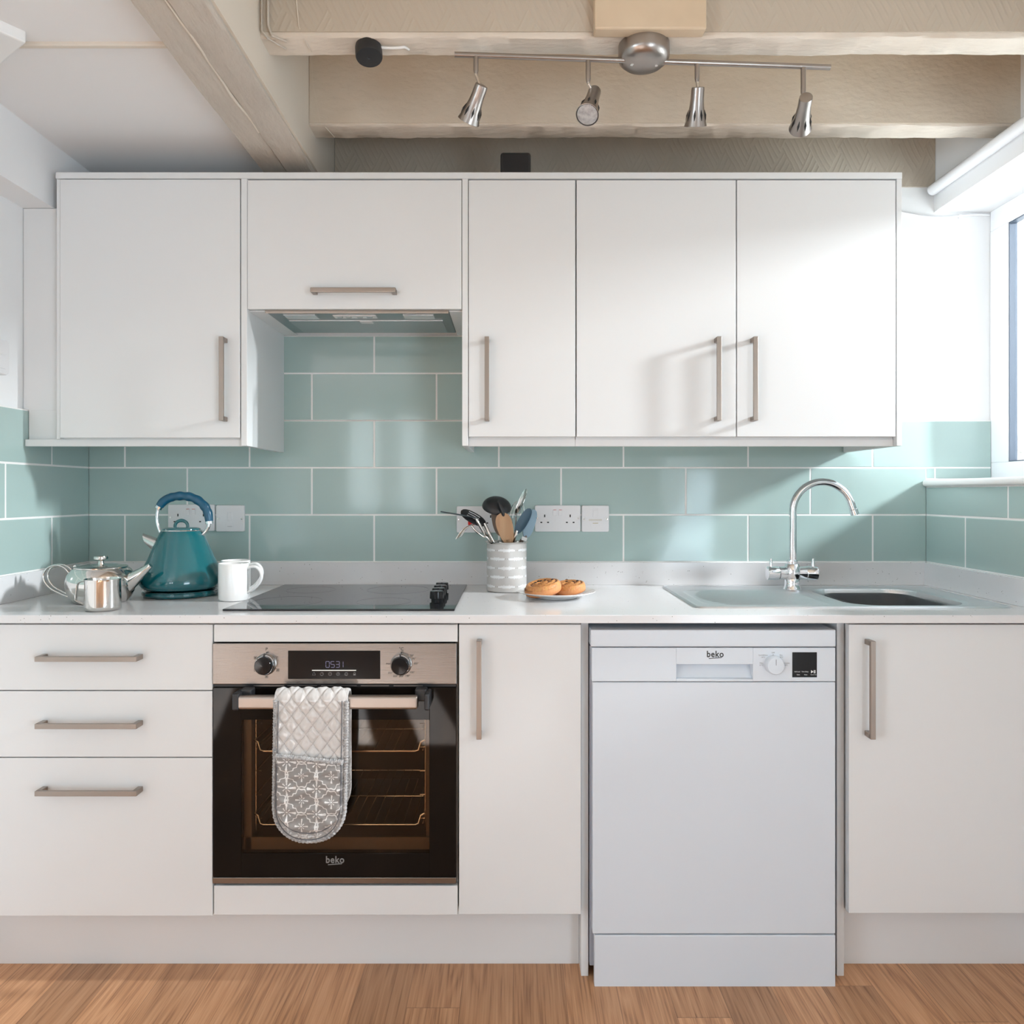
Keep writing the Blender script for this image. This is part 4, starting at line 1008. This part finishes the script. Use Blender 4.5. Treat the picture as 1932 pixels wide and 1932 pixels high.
# ------------------------------------------------------------------ utensil pot
UX, UY, UZT = -.0192, -.146, 1.0545
up_ = thing('utensil_pot', 'grey pot printed with pale dashes, holding kitchen utensils', 'pot', (UX, UY, WT))
pb = MB(); SG = 240; prof = [(.055, .0008), (.0590, .0016), (.0602, .004)] + [(.0602, .004+.138*i/90) for i in range(1, 91)] + [(.0602, .1435)]
pb.lathe(prof, (UX, UY, WT), SG, cap0=True)
def potcol(x, y, z):
    a = math.atan2(y-UY, x-UX)*.0602; h = z-WT
    for i, zr in enumerate((.018, .0465, .0730, .1000, .1255)):
        dz = h-zr
        P_ = .0602*2*PI/6; u = (a + (P_/2 if i % 2 else 0) + P_*10) % P_ - P_/2
        if abs(dz) < .0042*(1-.45*abs(u)/.026) and abs(u) < .026: return (.80, .81, .82)
        if abs(abs(u)-.008) < .0012 and abs(dz) < .0062: return (.80, .81, .82)
        if abs(abs(u)-.0285) < .0009 and abs(dz) < .0009: return (.10, .08, .07)
    return (.56, .545, .53)
pb.c = [potcol(*v) for v in pb.v]
pb.build('body', 'pot', up_)
MB().lathe([(.0590, .1425), (.0655, .1470), (.0665, .1485), (.0655, .1495), (.0585, .1470), (.0570, .1430), (.0570, .006), (.0, .005)], (UX, UY, WT), 64).build('rim', 'pol', up_)

def pp(px, py, dy=0.0): return Vector(((px-968)/622.0, UY+dy, 1.2-(py-931)/622.0))
UG = 'utensils in the pot'
def inpot(top, fx, fy):        # foot of a handle inside the pot
    return Vector((UX+fx, UY+fy, WT+.012))
def spoon(mb, base, tip, W, n, depth=.006, th=.0025, sq=1.0, nu=16, nv=26, narrow=0.0):
    """spoon bowl from base to tip, facing n"""
    base = Vector(base); tip = Vector(tip); ax = (tip-base); Ln = ax.length; ax.normalize()
    n = Vector(n); n = (n-ax*ax.dot(n)).normalized(); w = ax.cross(n)
    def f(u, v, side):
        uu = u*2-1; t_ = v*2-1
        hw = W/2*max(1-abs(t_)**(2*sq), 0.0)**.5 * (1+narrow*t_) + .0006
        q = (1-uu*uu)*(1-t_*t_)
        return base + ax*Ln*v + w*uu*hw + n*(-depth*q + (0 if side == 0 else -th))
    mb.shell(f, nu, nv)
def utensil(name, label, cat): 
    t = thing(name, label, cat, (UX, UY, WT+.012), UG); return t
# wooden spoons
t = utensil('wooden_spoon', 'pale wooden spoon in the utensil pot, bowl facing out', 'wooden spoon')
mb = MB(); spoon(mb, pp(962, 1027, -.034), pp(946, 967, -.038), .0460, (0, -1, .1), .003, .005, 1.25, narrow=.22); mb.build('bowl', 'woodspoon', t)
MB().tube([pp(960, 1016, -.0305), pp(961, 1027, -.028), Vector((UX+.012, UY-.022, WT+.012))], [.0085, .0075, .006], 12).build('handle', 'woodspoon', t)
t = utensil('wooden_spoon', 'dark weathered wooden spoon behind the pale wooden spoon', 'wooden spoon')
mb = MB(); spoon(mb, pp(948, 1012, .0), pp(937, 950, .002), .0450, (0, -1, .1), .003, .005, 1.2); mb.build('bowl', 'woodspoon2', t)
MB().tube([pp(946, 1004, .0035), pp(950, 1022, .004), Vector((UX+.006, UY+.006, WT+.012))], [.006, .0058, .005], 12).build('handle', 'woodspoon2', t)
# ladle: upturned black dome
t = utensil('ladle', 'black ladle with domed bowl, tallest in the utensil pot', 'ladle')
mb = MB(); c = pp(937, 957, .008)
R0 = Matrix.Rotation(math.radians(8), 3, 'Y') @ Matrix.Rotation(math.radians(30), 3, 'X')
L = []
for i in range(13):
    q = PI/2*i/12; L.append([c + R0 @ Vector((.0445*math.cos(q)*math.cos(2*PI*k/40) if i < 12 else 1e-5*math.cos(2*PI*k/40), .0445*math.cos(q)*math.sin(2*PI*k/40) if i < 12 else 1e-5*math.sin(2*PI*k/40), .029*math.sin(q))) for k in range(40)])
mb.loops(L, cap0=False); L2 = [[c + (p-c)*.93 for p in l] for l in L]; mb.loops(L2, cap0=False); mb.loops([L[0], L2[0]], cap0=False, cap1=False)
bo_ = mb.build('bowl', 'blackp', t)
MB().tube([pp(941, 944, -.036), pp(945, 955, -.041), pp(949, 967, -.038), pp(951, 975, -.026)], [.004, .0068, .0072, .0060], 14, flat=.75).build('bracket', 'blackp', bo_)
MB().tube([pp(950.5, 972, -.028), pp(953, 990, -.012), pp(954, 1005, -.004), Vector((UX+.004, UY+.030, WT+.012))], [.0050, .0045, .0042, .004], 12).build('handle', 'pol', t)
# slotted spoon
t = utensil('slotted_spoon', 'black slotted spoon leaning out of the utensil pot', 'spoon')
mb = MB(); b0, b1 = pp(917, 989, -.020), pp(871, 963, -.020); n0 = Vector((.45, -.72, .55))
spoon(mb, b0, b1, .0400, n0, -.006, .003, 1.15); bo_ = mb.build('bowl', 'blackp', t)
ax = (b1-b0).normalized(); nn = (n0-ax*ax.dot(n0)).normalized(); ww = ax.cross(nn)
for o_ in (-.0075, .0005, .0085):
    f0 = b0+(b1-b0)*.30+ww*o_+nn*.0053; f1 = b0+(b1-b0)*.74+ww*o_+nn*.0045
    MB().tube([f0, (f0+f1)/2+nn*.0018, f1], .0011, 8).build('slot', 'sock', bo_)
MB().tube([pp(914, 987, -.018), pp(921, 1001, -.020), pp(931, 1020, -.018), Vector((UX+.020, UY-.012, WT+.012))], [.0058, .0050, .0046, .004], 12).build('handle', 'pol', t)
# fish slice (dark, seen edge on)
t = utensil('fish_slice', 'dark blue fish slice jutting sideways from the utensil pot', 'spatula')
bl = smooth_path([pp(902, 977, -.045), pp(892, 974.5, -.048), pp(868, 970, -.052), pp(835, 964.5, -.056)], 6)
MB().tube(bl, [.017+.006*(i/(len(bl)-1)) if i < len(bl)-1 else .020 for i in range(len(bl))], 16, flat=.085, up=(0, 1, -.12)).build('blade', 'darkblue', t)
MB().tube(smooth_path([pp(900, 977, -.045), pp(905, 987, -.044), pp(915, 1005, -.030), pp(925, 1021, -.012), Vector((UX+.022, UY-.030, WT+.012))], 5), .0047, 12).build('handle', 'pol', t)
# fork / pasta server with wire tines
t = utensil('serving_fork', 'thin steel fork with drooping tines at the pot rim', 'fork')
MB().tube(smooth_path([pp(891, 991, -.028), pp(899, 1001, -.030), pp(912, 1011, -.026), pp(925, 1021, -.020), Vector((UX+.010, UY+.018, WT+.012))], 5), .0030, 10).build('handle', 'pol', t)
for i in range(4):
    o_ = (i-1.5)*.0052
    MB().tube(smooth_path([pp(893, 989, -.028)+Vector((o_*.3, 0, o_*.15)), pp(884, 992, -.030)+Vector((o_, o_, o_*.5)), pp(874, 1002, -.032)+Vector((o_, o_, o_*.5)), pp(867, 1013, -.033)+Vector((o_, o_, o_*.5))], 5), .0013, 8).build('tine', 'pol', t)
# steel spoon
t = utensil('steel_spoon', 'slim steel spoon, its polished bowl pointing up from the utensil pot', 'spoon')
mb = MB(); spoon(mb, pp(972, 972, .012), pp(993, 922, .006), .0240, (-.75, -.6, .25), .005, .0016, 1.0); mb.build('bowl', 'pol', t)
MB().tube([pp(973, 975, .0125), pp(974, 983, .014), pp(972, 1010, .016), Vector((UX-.004, UY+.036, WT+.012))], [.0026, .0032, .0036, .003], 10).build('handle', 'pol', t)
# whisk
t = utensil('whisk', 'wire balloon whisk behind the blue spoons in the pot', 'whisk')
for i in range(6):
    a = PI*i/6; dx, dy = math.cos(a)*.024, math.sin(a)*.024
    c0 = pp(970, 1017, .030); tp_ = pp(978, 946, .036); md = c0*.38+tp_*.62
    o_ = Vector((dx, dy, 0))
    MB().tube(smooth_path([c0+o_*.12, md*.4+c0*.6+o_*.62, md+o_, tp_+o_*.55-Vector((0, 0, .006)), tp_, tp_-o_*.55-Vector((0, 0, .006)), md-o_, md*.4+c0*.6-o_*.62, c0-o_*.12], 4), .0008, 6).build('wire', 'pol', t)
MB().tube([pp(970, 1014, .030), Vector((UX+.010, UY+.042, WT+.012))], [.0060, .0065], 14).build('handle', 'pol', t)
# blue silicone spoons
t = utensil('silicone_spoon', 'slate blue silicone spoon in the utensil pot', 'spoon')
mb = MB(); spoon(mb, pp(973, 1006, -.022), pp(1000, 959, -.030), .0300, (-.30, -.9, .2), .005, .004, 1.15); mb.build('bowl', 'bluesil', t)
MB().tube([pp(976, 1000, -.0215), pp(972, 1008, -.020), pp(968, 1018, -.018), Vector((UX-.010, UY+.010, WT+.012))], [.0050, .0062, .0058, .005], 12).build('handle', 'pol', t)
t = utensil('silicone_spatula', 'pale blue silicone spatula nearest the double socket', 'spatula')
mb = MB(); spoon(mb, pp(992, 1014, -.008), pp(1008, 961, -.012), .0330, (.45, -.85, .1), -.002, .004, 1.5); mb.build('blade', 'lightblue', t)
MB().tube([pp(993, 1010, -.006), pp(984, 1020, -.004), Vector((UX-.016, UY+.020, WT+.012))], [.0045, .0058, .005], 12).build('handle', 'woodspoon2', t)
MB().box(*(lambda p: (p.x-.008, p.x+.008, p.y-.0004, p.y+.0004, p.z-.0055, p.z+.0055))(pp(989, 1016, -.016)), rot=Matrix.Rotation(.35, 3, 'Y')).build('price_tag', 'tag', t)

# ------------------------------------------------------------------ plate and pastries
LX, LY = .121, -.293
tag(MB().lathe([(.056, .0006), (.060, .0010), (.0610, .0045), (.066, .0055), (.090, .0110), (.1090, .0175), (.1120, .0190), (.1115, .0202), (.1080, .0200), (.088, .0138), (.066, .0085), (.0, .0080)], (LX, LY, WT), 80, cap0=True).build('plate', 'porcelain', None, (LX, LY, WT)),
    'round white plate holding the two pastries', 'plate')
def pastry(label, c, R, rad, h, seed):
    t = thing('pastry', label, 'pastry', c, 'pastries on the plate'); rnd = random.Random(seed)
    mb = MB(); n = 30; sg = 72; cols = []; L = []
    def top(r, a):
        s_ = (r/rad*2.6 - a/(2*PI)) ; f = s_-math.floor(s_)
        return h*(.82+.16*math.sin(f*PI)) - h*.42*max(0, (r/rad-.80)/.2)**2
    lob = [rnd.uniform(-.03, .03) for _ in range(8)]
    def rad_(a): return rad*(1+sum(lob[k]*math.sin((k+1)*a+k) for k in range(4)))
    prof = [(.55, 0, 0), (.88, .0, 0), (.97, .12, 0), (1.0, .35, 0), (.99, .6, 0)]
    for q, hz, _ in prof: L.append([(q*rad_(2*PI*k/sg)*math.cos(2*PI*k/sg), q*rad_(2*PI*k/sg)*math.sin(2*PI*k/sg), hz*h) for k in range(sg)]); cols += [(.55, .21, .07) if hz < .3 else (.66, .29, .11)]*sg
    for i in range(n):
        q = .965*(1-i/(n-1)); ring_ = []
        for k in range(sg):
            a = 2*PI*k/sg; r = max(q*rad_(a), 1e-4); z = top(r, a)+rnd.uniform(-.0006, .0006)
            s_ = r/rad*2.6-a/(2*PI); f = s_-math.floor(s_)
            ring_.append((r*math.cos(a), r*math.sin(a), z)); m_ = math.sin(f*PI)
            if m_ < .35: cols.append((.30, .10, .035))
            else: cols.append((.66, .27+.07*rnd.random(), .10) if rnd.random() > .25 else (.56, .22, .07))
        L.append(ring_)
    cc = Vector(c)
    L = [[cc + R @ Vector(p) for p in l] for l in L]
    mb.loops(L); mb.c = cols; mb.build('dough', 'bun', t)
    for i in range(6):
        a = rnd.uniform(0, 2*PI); r = rad*rnd.uniform(.25, .8); p = Vector((r*math.cos(a), r*math.sin(a), top(r, a)))
        MB().ell(cc + R @ p, .0042, .0032, .0026, R, 12, 8).build('raisin', 'raisin', t)
pastry('golden swirl pastry tilted on top, nearer the utensil pot', (.086, -.318, WT+.0165), Matrix.Rotation(math.radians(-11), 3, 'Y') @ Matrix.Rotation(math.radians(8), 3, 'X'), .0520, .032, 3)
pastry('golden swirl pastry lying flat, nearer the drainer', (.160, -.265, WT+.0125), Matrix.Rotation(math.radians(-7), 3, 'Y') @ Matrix.Rotation(math.radians(7), 3, 'X'), .0500, .027, 9)

# ------------------------------------------------------------------ ceiling spotlight bar
sl = thing('spotlight_bar', 'brushed steel ceiling spotlight bar with four lamps', 'ceiling light', (.304, -.665, 2.24))
CX, CY = .304, -.668
cn = MB().lathe([(.0590, .002), (.0590, -.022), (.0570, -.030), (.046, -.0395), (.026, -.0450), (.0, -.0465)], (CX, CY, 2.238), 56, cap0=True).build('canopy', 'steel', sl)
bl0, bl1 = Vector((-.134, -.695, 2.2045)), Vector((.7455, -.648, 2.2020))
for x in (CX-.028, CX+.028):
    f = (x-bl0.x)/(bl1.x-bl0.x); q = bl0.lerp(bl1, f); MB().tube([(x, q.y, 2.193), (x, q.y, 2.213)], .0045, 12).build('bracket', 'pol', cn)
MB().tube([bl0, bl1], .0062, 20).build('bar', 'steel', sl)
def lamp(px, neck_px, neck_py, rear, face, sx, faces_cam=False):
    """stem from the bar at px down to the neck, then a flared cup from rear to face (points in metres)"""
    x = (px-968)/812.0; f = (x-bl0.x)/(bl1.x-bl0.x); q = bl0.lerp(bl1, f)
    nk = Vector(((neck_px-968)/812.0, q.y, 1.2-(neck_py-931)/812.0))
    sm_ = MB().tube([q-Vector((0, 0, .004)), Vector((q.x, q.y, nk.z+.010)), Vector((q.x, q.y, nk.z+.002))], [.0058, .0058, .004], 16).build('stem', 'steel', sl)
    MB().tube([Vector((q.x, q.y, nk.z+.006)), nk, rear.lerp(face, .10)], .0030, 10).build('pivot', 'pol', sm_)
    ax = (face-rear); Ln = ax.length
    prof = [(.0125, 0), (.0145, .001), (.0150, .006), (.0152, Ln*.30), (.0165, Ln*.48), (.0195, Ln*.68), (.0235, Ln*.88), (.0265, Ln), (.0255, Ln+.0005), (.0235, Ln-.004), (.0150, Ln*.6)]
    sh = MB().lathe(prof, rear, 40, ax, cap0=True, cap1=True).build('shade', 'steel', sm_)
    MB().lathe([(.0236, Ln-.0045), (.0236, Ln-.001), (.0200, Ln+.0005), (.0, Ln+.0015)], rear, 40, ax, cap0=True).build('bulb', 'bulb', sm_)
    Rm = Vector((0, 0, 1)).rotation_difference(ax.normalized()).to_matrix()
    sl_ = MB()
    for k in range(8):
        a = 2*PI*k/8+.2; d0, d1 = Ln*.58, Ln*.86
        rr0, rr1 = .0182, .0232
        p0 = rear + Rm @ Vector((rr0*math.cos(a), rr0*math.sin(a), d0)); p1 = rear + Rm @ Vector((rr1*math.cos(a), rr1*math.sin(a), d1))
        sl_.tube([p0, p0.lerp(p1, .5), p1], [.0004, .0027, .0004], 10)
    sl_.build('vent_slot', 'dark', sh)  # dark ellipsoids on the shade in place of shadowed, cut-through slots
def wp(px, py, y): s_ = 1400/(2.393+y); return Vector(((px-968)/s_, y, 1.2-(py-931)/s_))
lamp(899, 899, 152, wp(909, 160, -.700), wp(884, 229, -.655), 1)
lamp(1109, 1109, 162, wp(1122, 172, -.660), wp(1108, 217, -.715), 1)
lamp(1316, 1316, 155, wp(1317, 164, -.676), wp(1312, 238, -.636), 1)
lamp(1521, 1521, 174, wp(1521, 183, -.690), wp(1510, 242, -.600), 1)
# smoke sensor on the joist
t = thing('ceiling_sensor', 'round black sensor hanging under the joist with a white wire', 'sensor', (-.334, -.668, 2.24))
axs = Vector((.10, -.22, -1)).normalized()
MB().lathe([(.0295, -.004), (.0310, .002), (.0310, .024), (.0295, .0270), (.004, .0278), (.003, .0265), (.0, .0265)], (-.336, -.668, 2.236), 40, axs, cap0=True).build('body', 'blackp', t)
MB().tube(smooth_path([(-.31, -.672, 2.2345), (-.285, -.672, 2.233), (-.262, -.672, 2.234), (-.252, -.668, 2.2375), (-.244, -.655, 2.240)], 5), .003, 8).build('wire', 'gloss_white', t)

# ------------------------------------------------------------------ light
def area(name, loc, target, sx, sy, power, col=(1, 1, 1), spread=None):
    l = bpy.data.lights.new(name, 'AREA'); l.shape = 'RECTANGLE'; l.size = sx; l.size_y = sy; l.energy = power; l.color = col
    if spread: l.spread = spread
    o = bpy.data.objects.new(name, l); COL.objects.link(o); o.location = loc
    d = Vector(target)-Vector(loc); o.rotation_euler = d.to_track_quat('-Z', 'Y').to_euler(); return o
area('daylight_gap', (3.3, -.79, 2.40), (.3, -.4, 1.3), .14, .32, 122, (.93, .97, 1))
area('daylight_side_window', (1.75, -.72, 1.42), (.2, -.75, 1.95), 1.2, .6, 1.2, (.80, .91, 1))
area('added_fill_right', (1.80, -3.45, .75), (-.3, -1.9, 2.3), 1.6, 1.5, 33, (.675, .86, 1))  # unseen lamp added as fill, tilted up to brighten the joists
area('added_fill_left', (-3.65, -3.5, 1.2), (-.5, -1.9, 2.2), 1.7, 1.1, 66, (.665, .855, 1))  # second added fill from an invented opening, lifts joists and cupboard fronts
area('daylight_rear_window', (-1.21, -4.95, 1.5), (-1.1, 0, 1.3), .8, .95, 7, (.84, .94, 1))
sl_ = bpy.data.lights.new('sun', 'SUN'); sl_.energy = 32; sl_.angle = math.radians(.6); sl_.color = (.80, .91, 1)
so = bpy.data.objects.new('sun', sl_); COL.objects.link(so); so.location = (-2, -9, 6)
so.rotation_euler = Vector((.2, .75, -.6)).to_track_quat('-Z', 'Y').to_euler()
w = bpy.data.worlds.new('sky'); w.use_nodes = True; SC.world = w
bgn = w.node_tree.nodes['Background']
bgn.inputs['Color'].default_value = (.86, .93, 1, 1); bgn.inputs['Strength'].default_value = .9

# ------------------------------------------------------------------ camera
cam = bpy.data.cameras.new('camera'); co = bpy.data.objects.new('camera', cam); COL.objects.link(co)
co.location = (0, -2.393, 1.2); co.rotation_euler = (PI/2, 0, 0)
cam.sensor_width = 36; cam.sensor_fit = 'HORIZONTAL'; cam.lens = 36*1400/1932
cam.shift_x = -2/1932; cam.shift_y = -35/1932; cam.clip_start = .01
SC.camera = co
vs_ = SC.view_settings; vs_.view_transform = 'Standard'; vs_.look = 'None'; vs_.gamma = 1; vs_.use_curve_mapping = False; vs_.exposure = 0.66
SC.cycles.use_denoising = True
SC.cycles.max_bounces = 10; SC.cycles.diffuse_bounces = 6; SC.cycles.glossy_bounces = 5; SC.cycles.transparent_max_bounces = 12
SC.cycles.caustics_reflective = False; SC.cycles.caustics_refractive = False
SC.cycles.sample_clamp_indirect = 6
